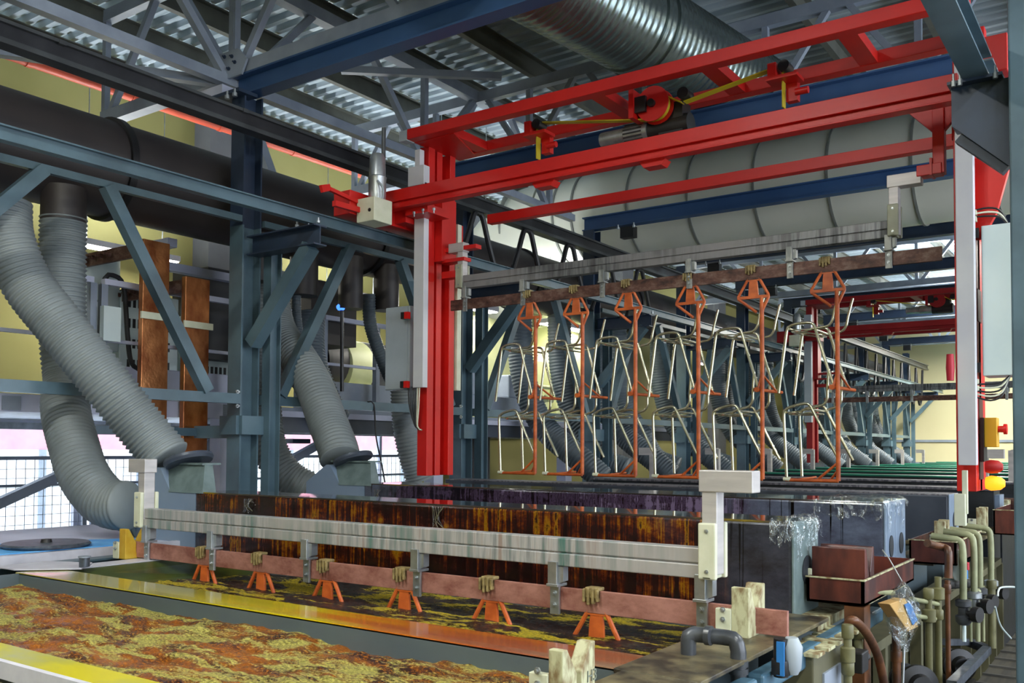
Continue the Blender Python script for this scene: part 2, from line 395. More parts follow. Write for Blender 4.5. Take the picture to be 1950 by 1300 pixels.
# ================================================================ room shell
XL, XR, YF, YB, ZC = -11.0, 5.5, -5.0, 33.0, 6.98
struct('floor', B().box(XL-.3, XR+.3, YF-.3, YB+.3, -.3, 0), 'floor_dark')
def deck():
    b = B(); pitch = 0.17; h = 0.055; y = YF; pr = []
    while y < YB:
        pr += [(y, ZC), (y+.06, ZC), (y+.085, ZC+h), (y+.145, ZC+h)]; y += pitch
    pr.append((y, ZC)); n = len(pr); vs = []
    for X in (XL, XR): vs += [(X, a, z) for a, z in pr]+[(X, a, z+.02) for a, z in pr]
    fs = []
    for i in range(n-1):
        fs += [(i, i+1, 2*n+i+1, 2*n+i), (n+i, 3*n+i, 3*n+i+1, n+i+1)]
    fs += [(0, 2*n, 3*n, n), (n-1, 2*n-1, 4*n-1, 3*n-1)]
    return b.add(vs, fs)
struct('ceiling', deck(), 'zinc_deck')
struct('ceiling_roof_slab', B().box(XL-.3, XR+.3, YF-.3, YB+.3, ZC+.12, ZC+.3), 'concrete')['label'] = 'roof slab above the corrugated deck'
# left wall: window band z 0.9-2.62 from Y 3 to 13.2
WZ0, WZ1, WY0, WY1 = 0.75, 2.72, 2.0, 13.0
struct('wall_left', B().box(XL-.3, XL, YF, YB, WZ1, ZC).box(XL-.3, XL, YF, WY0, 0, WZ1).box(XL-.3, XL, WY1, YB, 0, WZ1).box(XL-.3, XL, WY0, WY1, 0, WZ0), 'wall_yellow')
struct('wall_right', B().box(XR, XR+.3, YF, -2, 0, ZC).box(XR, XR+.3, 14, YB, 0, ZC).box(XR, XR+.3, -2, 14, 5.2, ZC).box(XR, XR+.3, -2, 14, 0, 1.2), 'wall_yellow')
struct('wall_back', B().box(XL, XR, YB, YB+.3, 0, ZC), 'wall_far')
struct('wall_front', B().box(XL, XR, YF-.3, YF, 0, ZC), 'wall_yellow')
struct('trim_1', B().box(XL, XL+.06, YF, YB, 2.70, 2.80), 'steel_dark')
struct('trim_2', B().box(XL, XR, YB-.05, YB, 2.66, 2.74), 'steel_grey')
struct('trim_3', B().box(XL, XR, YB-.08, YB, 1.3, 2.0), 'steel_grey')
for k, y in enumerate((3.0, 8.2, 14.2, 20.2, 26.2)):      # concrete piers of the left wall
    struct('trim_%d' % (4+k), B().box(XL, XL+.35, y-.28, y+.28, 0, ZC), 'concrete')
nwin = 0
for y0 in (2.0, 4.2, 6.4, 8.6, 10.8):
    nwin += 1; y1 = y0+2.2
    w = struct('window_%d' % nwin, B().box(XL-.2, XL-.12, y0, y0+.06, WZ0, WZ1).box(XL-.2, XL-.12, y1-.06, y1, WZ0, WZ1)
               .box(XL-.2, XL-.12, y0, y1, WZ0, WZ0+.06).box(XL-.2, XL-.12, y0, y1, WZ1-.06, WZ1).box(XL-.2, XL-.12, y0+1.07, y0+1.13, WZ0, WZ1), 'lilac_white')
    g = struct('window_pane', B().box(XL-.165, XL-.155, y0+.06, y1-.06, WZ0+.06, WZ1-.06), 'glass', w)
for y0 in (-2, 2, 6, 10):  # unseen right-wall windows, added to let in daylight fill
    nwin += 1; y1 = y0+4
    struct('window_%d' % nwin, B().box(XR+.1, XR+.2, y0, y0+.08, 1.2, 5.2).box(XR+.1, XR+.2, y1-.08, y1, 1.2, 5.2).box(XR+.1, XR+.2, y0, y1, 1.2, 1.28).box(XR+.1, XR+.2, y0, y1, 5.12, 5.2).box(XR+.1, XR+.2, y0, y1, 3.2, 3.26), 'lilac_white')
# the neighbouring shed and yard seen through the left windows
o = B().box(XL-9, XL-.3, YF, YB, -.3, -.1).build('yard_paving', 'outside_white'); tag(o, 'bright pale yard paving outside the left windows', 'paving')
t = thing('neighbour_shed', 'white panelled shed with a pink band outside the left windows', 'building', (XL-6, 8, 0))
B().box(XL-6.3, XL-6, -2, 22, -.1, 2.32).build('lower_wall', 'outside_white', t)
B().box(XL-6.35, XL-5.98, -2, 22, 2.32, 3.5).build('upper_band', 'outside_pink', t)
b = B()
for y in range(-1, 22, 2): b.box(XL-6, XL-5.95, y, y+.12, -.1, 2.32)
b.build('panel_joint', 'steel_grey', t)

# ================================================================ roof steel
PX = [-9.98+1.02*k for k in range(14)]
for k, x in enumerate(PX):
    o = B().channel((x, YF, 6.83), (x, YB, 6.83), .07, .24, .012).build('roof_purlin', 'purlin')
    tag(o, 'dark roof purlin running away under the corrugated deck, %s from the left wall' % ORD[k], 'purlin', 'roof purlins under the deck')
def truss(y, x0, x1, zt, zb, label, step=1.0, wd=.09, wb=.45):
    t = thing('roof_truss', label, 'roof truss', ((x0+x1)/2, y, zb), 'roof trusses')
    B().bar((x0, y, zt), (x1, y, zt), wd, .12).build('top_chord', 'steel_grey', t)
    B().bar((x0, y, zb), (x1, y, zb), .12, .12).build('bottom_chord', 'steel_grey', t)
    n = int((x1-x0)/step); xs = [x0+step*i for i in range(n+1)]
    for i in range(0, n):
        for dx in (-1, 0, 1):
            if x0 <= xs[i]+dx*step*wb: B().bar((xs[i]+dx*.06, y, zb), (xs[i]+dx*step*wb, y, zt), .06, .06).build('web_member', 'steel_grey', t)
    return t
t = truss(5.2, -8.69, 5.0, 6.75, 5.70, 'grey lattice truss sitting on the nearest blue cross beam', 2.03, wb=.42)
truss(8.75, -8.7, 5.0, 6.6, 5.78, 'grey lattice truss just behind the red crane top', 1.4)
for y, w in ((14.2, 'over the middle of the hall'), (19.7, 'beyond the middle of the hall'), (25.6, 'near the far end of the hall'), (31, 'closest to the far end wall')):
    truss(y, -8.7, 5.0, 6.6, 5.75, 'grey lattice truss %s' % w, 1.6)
# gusset node on the near truss
g = thing('truss_gusset', 'bolted grey gusset plate at the truss node above the front column', 'gusset', (-6.68, 5.1, 5.7))
B().prism([(-6.95, 5.12, 5.62), (-6.45, 5.12, 5.62), (-6.38, 5.12, 5.74), (-6.5, 5.12, 5.86), (-6.85, 5.12, 5.86), (-7.0, 5.12, 5.76)], (0, -.02, 0)).build('plate', 'steel_grey', g)
for dx, dz in ((-.22, .02), (-.12, .1), (0, .1), (.1, .08), (-.1, -.02), (.06, -.02), (.14, .02)):
    B().bolt((-6.67+dx, 5.1, 5.72+dz), (0, -1, 0), .016, .014).build('bolt', 'steel_dark', g)
# girders along the hall, left side
def girder(x, zb, zt, lab, y0=0.5, y1=11, first=5.2, step=2.6):
    t = thing('lattice_girder', lab, 'girder', (x, 5, zb), 'lattice girders along the hall')
    B().bar((x, y0, zb), (x, y1, zb), .09, .09).build('bottom_chord', 'steel_grey', t)
    B().bar((x, y0, zt), (x, y1, zt), .12, .12).build('top_chord', 'steel_grey', t)
    for k in (-1, 0, 1, 2):
        yc = first+k*step
        for dy in (-.95, 0, .95):
            if y0 < yc+dy < y1: B().bar((x, yc+dy*.06, zb), (x, yc+dy, zt), .065, .065).build('web_member', 'steel_grey', t)
    return t
girder(-6.68, 5.62, 6.62, 'grey lattice girder meeting the front blue cross beam')
o = B().bar((-8.6, 2.6, 5.66), (-6.75, 5.15, 5.62), .09, .07).build('roof_brace', 'steel_grey'); tag(o, 'flat grey roof brace crossing to the gusset from the left edge', 'brace')
o = B().bar(P(650, 133, Z=6.3), P(955, 146, Z=6.3), .07, .07).build('roof_brace', 'steel_grey'); tag(o, 'slim grey brace under the deck behind the front blue beam', 'brace')
o = B().bar((-8.9, 6.4, 5.3), (-8.9, 10.4, 4.98), .1, .1).build('roof_brace', 'steel_grey'); tag(o, 'grey wall brace above the dark duct near the orange pipe', 'brace')
o = B().bar(P(490, 262, X=-8.0), P(515, 332, X=-8.0), .1, .1).build('roof_brace', 'steel_grey'); tag(o, 'short steep grey strut just right of the front column', 'brace')
# orange pipe on left wall
o = B()
o.cyl((XL+.9, -3, 6.75-.0), (XL+.9, 12.5, 6.75-.05), .085, 20)
p0 = P(0, 97, X=-9.6); p1 = P(690, 332, X=-9.6)
o = B().cyl(p0+(p0-p1)*.3, p1, .062, 20)
for k in range(5): 
    q = p0.lerp(p1, .05+.23*k); o.cyl(q, q+(p1-p0).normalized()*.05, .07, 20)
o = o.build('orange_pipe', 'orange_pipe', smooth=True); tag(o, 'long orange plastic pipe along the yellow left wall', 'pipe')

# ================================================================ line steelwork
COLY = [5.2, 8.25, 11.2, 14.26, 16.95, 19.7, 22.6, 25.6, 28.4, 31.0]
XC = -6.48
def braces_for(t, y, side=1, x=XC):
    s = side
    # cantilever bracket + diagonal strut carrying the crane rail
    B().ibeam((x+s*.1, y, 4.12), (x+s*.93, y, 4.12), .14, .165).build('cantilever', 'steel_dark', t)
    B().bar((x+s*.12, y, 3.28), (x+s*.82, y, 4.04), .11, .11, (0, 1, 0)).build('strut', 'steel_blue', t)
for k, y in enumerate(COLY):
    t = thing('steel_column', 'blue steel column of the left row, %s from the camera' % ORD[k], 'column', (XC, y, 0), 'columns of the left row')
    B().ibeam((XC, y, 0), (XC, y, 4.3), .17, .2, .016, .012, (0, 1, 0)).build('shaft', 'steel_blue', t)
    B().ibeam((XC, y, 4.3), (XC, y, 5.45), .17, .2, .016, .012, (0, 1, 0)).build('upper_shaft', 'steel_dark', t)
    B().box(XC+.1, XC+.14, y-.12, y+.12, 2.5, 2.66).box(XC-.12, XC+.1, y-.15, y-.11, 2.5, 2.66).build('joint_plate', 'steel_blue', t)
    B().ibeam((XC+.16, y+.17, .0), (XC+.16, y+.17, 4.1), .1, .12, .01, .008, (0, 1, 0)).build('rear_post', 'steel_blue', t)
    braces_for(t, y)
    if k < 3:
        for dy in (-.15, .15):
            for dz in (2.74, 2.86):
                B().bolt((XC+.1, y+dy, dz), (1, 0, 0), .018, .016).build('bolt', 'zinc', t)
        for dx in (.72, .86, .97):
            B().bolt((XC+dx, y-.06, 4.20), (0, 0, 1), .016, .02).build('bolt', 'zinc', t)
o = B().ibeam((-5.6, -1.5, 4.252), (-5.6, 32, 4.252), .07, .095, .01, .012).build('crane_runway', 'steel_blue'); tag(o, 'long blue-grey crane runway beam on brackets of the left column row', 'crane runway')
for k in range(len(COLY)):
    y1 = COLY[k]-.12; y0 = COLY[k-1]+.12 if k else 1.6
    t = thing('wall_frame', 'braced blue frame bay %s' % ('left of the front column' if k == 0 else 'between the %s and %s columns of the left row' % (ORD[k-1], ORD[k])), 'frame', (XC, (y0+y1)/2, 2.76), 'braced bays of the left row')
    B().bar((XC+.08, y0, 4.345), (XC+.08, y1, 4.345), .05, .055).build('upper_rail', 'steel_blue', t)
    B().box(XC+.04, XC+.12, y0, y1, 2.76, 2.845).build('lower_rail', 'steel_blue', t)
    L = y1-y0
    if k == 0:
        dl = [(2.0, 2.85, 3.36, 4.33), (4.75, 2.85, 3.84, 4.33)]
    else: dl = [(y0+.2, 2.85, y0+L*.37, 4.33), (y1-.2, 2.85, y1-L*.37, 4.33)]
    for a, za, c, zc in dl: B().bar((XC+.1, a, za), (XC+.1, c, zc), .09, .09, (1, 0, 0)).build('diagonal', 'steel_blue', t)
# cross beams
CBY = [5.2, 8.22, 11.2, 14.2, 16.9, 19.7, 22.6, 25.6, 28.4]
CBL = ['front', 'second', 'third', 'fourth', 'fifth', 'sixth', 'seventh', 'eighth', 'ninth']
for k, y in enumerate(CBY):
    xl = -6.6 if k != 3 else -6.4
    o = B().ibeam((xl, y, 5.55), (XR-2, y, 5.55), .14, .19, .016, .012).build('cross_beam', 'beam_blue' if k < 3 else 'steel_dark')
    tag(o, 'blue steel cross beam spanning the line overhead, %s from the camera' % CBL[k].replace('front', 'first'), 'beam', 'overhead cross beams')
    if 0 < k:
        t = thing('beam_hanger', 'small black bolted hanger clamped under the %s overhead cross beam' % CBL[k], 'bracket', (-5.9, y, 5.43), 'rail hangers')
        B().box(-6.0, -5.8, y-.06, y+.06, 5.28, 5.43).build('block', 'black', t)
        for dx in (-.12, .12): B().bolt((-5.9+dx, y-.08, 5.4), (0, 0, 1), .02, .03).build('bolt', 'zinc', t)
t = thing('beam_clamp', 'pale clamp and blue cap plate on top of the front column', 'clamp', (-6.5, 5.1, 5.45))
B().box(-6.95, -6.6, 5.02, 5.16, 5.46, 5.54).build('pad', 'lilac_white', t)
B().box(-7.0, -6.35, 5.0, 5.2, 5.42, 5.45).build('cap_plate', 'steel_dark', t)
for x in (-6.85, -6.5, -6.4): B().bolt((x, 5.0, 5.38), (0, 0, 1), .022, .03).build('bolt', 'zinc', t)
# cable festoon rail along the left side
XF = -6.0
t = thing('festoon_rail', 'black twin cable rail running the length of the hall at upper left', 'rail', (XF, 5, 5.0))
B().box(XF-.02, XF+.06, -1.5, 31.5, 4.965, 5.075).build('web', 'rail_black', t)
B().box(XF-.03, XF+.09, -1.5, 31.5, 5.062, 5.085).build('top_flange', 'rail_grey', t)
B().box(XF-.03, XF+.09, -1.5, 31.5, 4.93, 4.965).build('bottom_flange', 'rail_grey', t)
for k in range(4):
    B().box(XF+.05, XF+.095, 3.2+k*1.5, 3.25+k*1.5, 5.055, 5.085).build('rail_clip', 'rail_grey', t)
def loops(y0, n, w, depth, label, grp, r=.018):
    for k in range(n):
        ya = y0+k*w
        pts = [(XF+.03, ya+.06+w*.0, 4.93-depth), (XF+.03, ya+w*.28, 4.93-depth*.45), (XF+.03, ya+w*.42, 4.9), (XF+.03, ya+w*.5, 4.925), (XF+.03, ya+w*.58, 4.9), (XF+.03, ya+w*.72, 4.93-depth*.45), (XF+.03, ya+w-.06, 4.93-depth)]
        o = B().tube(spline(pts, .03), r, 8).build('festoon_cable', 'rubber', smooth=True)
        tag(o, label % ORD[k], 'cable', grp)
loops(7.4, 5, .95, .75, 'black cable loop hanging from the festoon rail behind the red mast, %s from the left', 'black cable loops behind the crane', .03)
for k in range(13):
    ya = 18.4+k*.97
    pts = [(XF, ya, 4.9), (XF, ya+.2, 4.25), (XF, ya+.42, 3.85), (XF, ya+.55, 3.8), (XF, ya+.68, 3.87), (XF, ya+.86, 4.3), (XF, ya+.97, 4.9)]
    o = B().tube(spline(pts, .06), .035, 6).build('festoon_cable', 'rubber', smooth=True)
    tag(o, 'thin black festoon loop of the far zigzag cable, %s from the left' % ORD[k], 'cable', 'far zigzag festoon cable')
# right-hand runway, near column and bracket
o = B().ibeam((-.72, 1.2, 4.34), (-.72, 5.18, 4.34), .12, .14, .012, .012).build('crane_runway', 'steel_blue'); 
o2 = B().ibeam((-.72, 5.22, 4.34), (-.72, 32, 4.34), .12, .14, .012, .012).build('crane_runway', 'steel_blue')
tag(o, 'pale teal runway beam coming in at the top right corner', 'crane runway'); tag(o2, 'blue runway beam running away behind the right column', 'crane runway')
t = thing('steel_column', 'tall blue steel column cut by the right edge of the photo', 'column', (-.46, 5.1, 0), None)
B().box(-.565, -.36, 4.98, 5.2, 0, 6.2).build('shaft', 'steel_blue', t, bevel=.01)
t2 = thing('runway_bracket', 'dark blue bracket with sloping brace under the right runway end', 'bracket', (-.7, 5.2, 4.1))
B().box(-.84, -.57, 5.12, 5.28, 4.06, 4.255).build('arm', 'steel_dark', t2)
B().box(-.85, -.6, 5.06, 5.34, 4.255, 4.27).build('top_plate', 'steel_dark', t2)
B().bar((-.80, 5.2, 4.03), (-.585, 5.2, 3.83), .1, .06, (0, 1, 0)).build('brace', 'steel_dark', t2)
B().prism([(-.84, 5.12, 4.06), (-.57, 5.12, 4.06), (-.57, 5.12, 3.8)], (0, .02, 0)).build('gusset', 'steel_dark', t2)
for x, y in ((-.82, 5.06), (-.79, 5.06), (-.63, 5.06)): B().bolt((x, y, 4.24), (0, 0, 1), .012, .03).build('bolt', 'zinc', t2)
for k, y in enumerate((8.22, 11.2, 14.2)):
    t = thing('steel_column', 'blue column of the right row, %s behind the right edge column' % ORD[k], 'column', (.1, y, 0), 'columns of the right row')
    B().ibeam((.1, y, 0), (.1, y, 5.44), .2, .22, .016, .012, (0, 1, 0)).build('shaft', 'steel_dark', t)
    B().ibeam((0, y, 4.18), (-.85, y, 4.18), .14, .17).build('cantilever', 'steel_dark', t)

# ================================================================ ducts
t = thing('exhaust_duct', 'large black round exhaust duct running along the left side', 'duct', (-7.15, 5, 4.7))
DC = (-7.15, 4.70); DR = .40
B().cyl((DC[0], -2.5, DC[1]), (DC[0], 30, DC[1]), DR, 48).build('pipe', 'duct_dark', t, smooth=True)
for y in (1.4, 4.3, 7.3, 10.3, 13.3):
    B().lathe((DC[0], y-.03, DC[1]), (0, 1, 0), [(0, DR+.03), (.06, DR+.03)], 48).build('flange', 'black', t, smooth=True)
def stub(x, y, z1, z0, r=.165, nm='branch_stub'):
    B().cyl((x, y, z1), (x, y, z0), r, 28).build(nm, 'duct_dark', t, smooth=True)
stub(-6.95, 3.83, 4.4, 4.12); stub(-6.95, 3.1, 4.4, 4.12); stub(-6.95, 5.75, 4.4, 3.95); stub(-6.95, 6.3, 4.4, 3.9, .14); stub(-6.95, 6.95, 4.4, 3.85, .13); stub(-6.95, 7.5, 4.4, 3.9, .14)
# big pale duct across the hall
t = thing('ventilation_duct', 'huge pale grey round duct spanning the hall behind the red crane', 'duct', (-3, 9.8, 5.2))
BC = (12.5, 5.98); BR = .71
pth = [(5.2, BC[0], BC[1]), (-5.6, BC[0], BC[1])]
B().cyl((5.2, BC[0], BC[1]), (-7.9, BC[0], BC[1]), BR, 56).build('pipe', 'duct_pale', t, smooth=True)
el = spline([(-7.9, BC[0], BC[1]), (-8.5, BC[0], BC[1]-.1), (-9.0, BC[0], BC[1]-.55), (-9.2, BC[0], BC[1]-1.2), (-9.2, BC[0], BC[1]-1.55)], .1)
B().tube(el, BR, 40).build('elbow', 'duct_pale', t, smooth=True)
for u in (955, 1090, 1070-15, 1195, 1310, 1435, 1575, 1735, 1890):
    x = P(u, 330, Y=BC[0]-BR*.9).x
    B().lathe((x, BC[0], BC[1]), (1, 0, 0), [(0, BR+.02), (.03, BR+.02)], 56).build('joint_ring', 'duct_rim', t, smooth=True)
# spiral duct at the roof
t = thing('spiral_duct', 'shiny galvanised spiral duct rising to the roof at top centre', 'duct', (-3.5, 7, 6.1))
sa = P(1150, 15, Z=6.05); sb = P(1318, 112, Z=6.05); d = (sb-sa).normalized(); sr = .40
s0 = sa-d*2.4; s1 = sb+d*1.35
b = B(); L = (s1-s0).length; n = int(L/.02); rr = [sr*(1+(.018 if (i % 4) == 0 else 0)) for i in range(n+1)]
b.tube([s0.lerp(s1, i/n) for i in range(n+1)], rr, 40); b.build('pipe', 'spiral_metal', t, smooth=True)
for q in (sa+d*.35, sa+d*.52): B().lathe(q, d, [(0, sr+.02), (.03, sr+.02)], 40).build('collar', 'spiral_metal', t, smooth=True)
for k, (ya, yb, x) in enumerate(((15, 21, -1.6), (20, 27, -2.6))):
    t = thing('spiral_duct', 'greenish spiral duct %s' % ('far behind the hanging bar end' if k == 0 else 'farthest off beneath the roof'), 'duct', (x, ya, 6))
    n = 60; b = B(); b.tube([(x-.3*i/n, ya+(yb-ya)*i/n, 6.05) for i in range(n+1)], [.32*(1+(.03 if i % 3 == 0 else 0)) for i in range(n+1)], 24); b.build('pipe', 'spiral_metal', t, smooth=True)
# ribbed hoses from duct down to the extraction boxes
def hz(pts, r, lab, m_='hose', pitch=.036, n=28, amp=.055):
    o = hose(pts, r, pitch, n, amp).build('ribbed_hose', m_, smooth=False)
    o.data.polygons.foreach_set('use_smooth', [True]*len(o.data.polygons))
    return tag(o, lab, 'hose', 'ribbed exhaust hoses')
hz([(-6.95, 3.83, 4.16), (-6.95, 3.83, 3.8), (-6.93, 3.84, 3.2), (-6.86, 3.84, 2.9), P(125, 780, X=-6.7), P(140, 845, X=-6.5), P(160, 905, X=-6.3), P(195, 950, X=-6.1), P(225, 962, X=-5.95), P(246, 962, X=-5.85)], .165, 'thick grey ribbed hose dropping straight, then curving into the front box side')
hz([P(10, 390, Y=3.2), P(14, 450, Y=3.2), P(52, 540, Y=3.3), P(118, 625, Y=3.45), P(190, 715, Y=3.62), P(248, 787, Y=3.78), P(295, 845, Y=3.9), P(320, 876, Y=3.95)], .165, 'thick grey ribbed hose slanting down in front onto the front hood')
hz([P(520, 520, Y=5.95), P(520, 590, Y=5.95), P(535, 640, Y=5.9), P(568, 683, Y=5.85), P(600, 740, Y=5.78), P(625, 806, Y=5.7), P(642, 850, Y=5.62), P(648, 874, Y=5.58)], .165, 'grey ribbed hose arching over to the hood of the second duct box')
hz([P(500, 560, X=-7.1), P(497, 680, X=-7.0), P(502, 780, X=-6.9), P(512, 850, X=-6.8), P(545, 905, X=-6.65), P(595, 935, X=-6.45)], .16, 'grey ribbed hose directly right of the front column, curving into the second box side', 'hose')
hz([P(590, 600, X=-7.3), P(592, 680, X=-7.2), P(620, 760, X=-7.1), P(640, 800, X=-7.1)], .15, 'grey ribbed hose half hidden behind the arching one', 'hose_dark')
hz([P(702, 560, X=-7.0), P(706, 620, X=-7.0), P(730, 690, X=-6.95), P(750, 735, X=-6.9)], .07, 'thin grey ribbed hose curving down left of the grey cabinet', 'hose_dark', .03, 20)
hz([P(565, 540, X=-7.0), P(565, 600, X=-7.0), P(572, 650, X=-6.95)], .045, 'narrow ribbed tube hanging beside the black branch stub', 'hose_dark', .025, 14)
hz([P(770, 700, X=-6.6), P(773, 790, X=-6.6), P(782, 850, X=-6.55), P(800, 915, X=-6.5)], .15, 'grey ribbed hose hanging just left of the red mast foot')
# hoses of the boxes beyond, each pair feeding one far box
HY = [9.2, 11.1, 13.2, 15.4, 17.6, 19.9, 22.2, 24.6, 27.0, 29.3]
NM = ['first', 'second', 'third', 'fourth', 'fifth', 'sixth', 'seventh', 'eighth', 'ninth', 'tenth']
for k, y in enumerate(HY):
    if k == 0: continue
    for j in (0, 1):
        y0 = y-.62*j; x0 = -7.05
        while any(abs(y0+.06-c) < .36 for c in COLY): y0 += .08
        
        pts = [(x0, y0-.25, 4.5), (x0, y0-.2, 3.6), (x0+.12, y0-.12, 3.0), (x0+.35, y0-.02, 2.6), (x0+.55+.25*j, y0+.04, 2.25), (x0+.9+.2*j, y0+.1, 2.1-.1*j)]
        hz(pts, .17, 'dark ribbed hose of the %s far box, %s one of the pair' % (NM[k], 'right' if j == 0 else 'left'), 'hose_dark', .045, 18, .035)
# ================================================================ tanks at the front
def open_tank(name, label, x0, x1, y0, y1, zt, zb, wallm, th=.012, group=None):
    t = thing(name, label, 'tank', ((x0+x1)/2, (y0+y1)/2, zb), group)
    B().box(x0-th, x0, y0-th, y1+th, zb, zt).box(x1, x1+th, y0-th, y1+th, zb, zt).box(x0, x1, y0-th, y0, zb, zt).box(x0, x1, y1, y1+th, zb, zt).box(x0-th, x1+th, y0-th, y1+th, zb-.02, zb).build('tank_wall', wallm, t)
    return t
RZ = 1.72
t = open_tank('plating_tank', 'nearest open plating tank full of bubbling amber liquid', -4.98, -1.33, 1.62, 2.545, RZ-.004, .5, 'tank_wall')
B().box(-5.0, -1.3, 1.49, 1.62, RZ-.012, RZ).build('front_rim', 'lip_near', t, bevel=.004)
B().box(-5.0, -1.3, 1.47, 1.49, RZ-.05, RZ+.004).build('front_edge', 'plate_white', t)
B().box(-5.0, -1.3, 1.3, 1.47, RZ-.12, RZ-.06).build('outer_skirt', 'tank_pale', t)
B().box(-1.36, -1.10, 1.47, 2.56, RZ-.014, RZ-.002).build('end_rim', 'rim_dirty', t)
t = open_tank('plating_tank', 'second tank with the dark bath under the resting flight bar', -4.9, -1.39, 2.757, 3.76, RZ-.004, .5, 'tank_wall')
B().box(-5.02, -1.33, 2.545, 2.757, RZ-.012, RZ).build('front_rim', 'lip_yellow', t, bevel=.003)
B().box(-1.39, -1.10, 2.54, 3.82, RZ-.014, RZ+.001).build('end_rim', 'rim_dirty', t, bevel=.003)
B().box(-5.06, -4.9, 2.78, 3.8, RZ-.014, RZ).build('left_rim', 'plate_white', t)
mo = B().prism([(-4.9, 2.78, 1.715), (-4.9, 3.75, 1.715), (-4.45, 3.75, 1.63), (-4.62, 2.78, 1.63)], (0, 0, -.01)).build('sloped_liner', None or 'tank_wall', t)
mt = mat('olive', '#2e3a14', '#46501c', 0.3, scale=(5, 5, 5)); mo.data.materials[0] = mt
def liquid(name, label, x0, x1, y0, y1, z, mtl, amp, nx, ny, kind=None, cat='liquid'):
    vs = []; fs = []
    for j in range(ny+1):
        for i in range(nx+1):
            x = x0+(x1-x0)*i/nx; y = y0+(y1-y0)*j/ny
            a = noise.fractal(Vector((x*3.2, y*5.5, .3)), 1, 2, 5)*amp+noise.noise(Vector((x*22, y*30, 1)))*amp*.35
            e = min(1, 12*min(x-x0, x1-x, y-y0, y1-y))
            vs.append((x, y, z+a))
    for j in range(ny):
        for i in range(nx): a = j*(nx+1)+i; fs.append((a, a+1, a+nx+2, a+nx+1))
    o = B().add(vs, fs).build(name, mtl, smooth=True); tag(o, label, cat); 
    if kind: o['kind'] = kind
    return o
liquid('bath_liquid', 'churning amber-brown liquid with pale yellow foam in the nearest tank', -4.98, -1.33, 1.62, 2.545, 1.645, 'bath_foam', .022, 420, 110, 'stuff')
liquid('bath_liquid', 'dark brown liquid with olive yellow foam bands under the copper bar', -4.9, -1.39, 2.757, 3.76, 1.635, 'bath_dark', .012, 320, 90, 'stuff')
# left end: blue channel, plate, small pot, table with cloth and disc
o = B().box(-5.34, -5.30, 1.0, 4.2, 1.56, 1.70).box(-5.4, -5.28, 1.0, 4.2, 1.70, 1.712).build('blue_channel', 'steel_blue'); tag(o, 'blue steel channel along the left ends of the front tanks', 'beam')
o = B().prism([(-5.28, 2.56, 1.724), (-5.06, 2.56, 1.724), (-4.82, 2.80, 1.724), (-5.02, 2.98, 1.724), (-5.28, 2.86, 1.724)], (0, 0, .006)).build('corner_plate', 'plate_white'); tag(o, 'pale flat plate on the rim corner left of the yellow lip', 'plate')
t = thing('rim_cup', 'small grey steel cup standing on the tank rim corner at far left', 'cup', (-4.86, 2.84, 1.732))
B().lathe((-4.86, 2.84, 1.732), (0, 0, 1), [(0, .028), (.05, .028)], 20).build('cup', 'motor', t, smooth=True)
B().lathe((-4.86, 2.84, 1.782), (0, 0, 1), [(0, .033), (.008, .033)], 20).build('lid', 'steel_grey', t, smooth=True)
t = thing('side_table', 'long pale table top left of the tanks', 'table', (-6.2, 3.0, 0))
B().box(-7.2, -5.45, 1.2, 4.7, 1.715, 1.75).build('top', 'lilac_white', t, bevel=.004)
B().box(-5.47, -5.43, 1.2, 4.7, 1.69, 1.76).build('front_edge', 'plate_white', t)
for x, y in ((-5.6, 1.5), (-5.6, 4.5), (-7.0, 1.5), (-7.0, 4.5)): B().box(x-.04, x+.04, y-.04, y+.04, 0, 1.715).build('leg', 'steel_blue', t)
o = B().prism([(-6.15, 2.7, 1.752), (-5.6, 2.6, 1.752), (-5.52, 3.55, 1.752), (-5.75, 3.9, 1.752), (-6.2, 3.2, 1.752)], (0, 0, .006)).build('blue_cloth', 'blue_cloth'); tag(o, 'bright blue cloth lying under the grey disc', 'cloth')
t = thing('cable_reel', 'flat grey round reel with a small knob lying on the blue cloth', 'reel', (-5.78, 3.12, 1.76))
B().lathe((-5.78, 3.12, 1.762), (0, 0, 1), [(0, .25), (.012, .262), (.024, .25)], 48).build('disc', 'motor', t, smooth=True)
B().lathe((-5.78, 3.12, 1.786), (0, 0, 1), [(0, .035), (.02, .03)], 16).build('knob', 'black', t, smooth=True)

# ================================================================ extraction duct boxes
def hood(t, y0, y1, x, m1='pp_grey'):
    B().prism([(x-.68, y0, 1.45), (x, y0, 1.45), (x, y0, 2.09), (x-.28, y0, 2.09), (x-.40, y0, 2.25), (x-.44, y0, 2.25), (x-.68, y0, 2.10)], (0, .2, 0)).box(x-.68, x, y0+.2, y1, 1.45, 2.05).build('hood_body', m1, t)
    b = B(); f = [(x-.29, y0-.006, 2.085), (x+.08, y0-.006, 2.085), (x-.0, y0+.07, 2.275), (x-.40, y0+.07, 2.275), (x-.29, y0+.12, 2.085), (x+.06, y0+.12, 2.085), (x-.01, y0+.14, 2.275), (x-.40, y0+.14, 2.275)]
    b.add(f, [(0, 1, 2, 3), (4, 7, 6, 5), (0, 4, 5, 1), (3, 2, 6, 7), (1, 5, 6, 2), (0, 3, 7, 4)]); b.box(x-.44, x+.0, y0+.05, y0+.2, 2.272, 2.285)
    b.build('hood_top', 'hood_top', t)
    B().lathe((x-.24, y0+.12, 2.28), (-.35, 0, 1), [(0, .158), (.02, .17), (.04, .165)], 32).build('hose_collar', 'pp_dark', t, smooth=True)
    B().lathe((x-.68, (y0+y1)/2, 1.88), (-1, 0, 0), [(0, .21), (.02, .21), (.021, .175), (.07, .17)], 32).build('side_collar', 'hood_top', t, smooth=True)
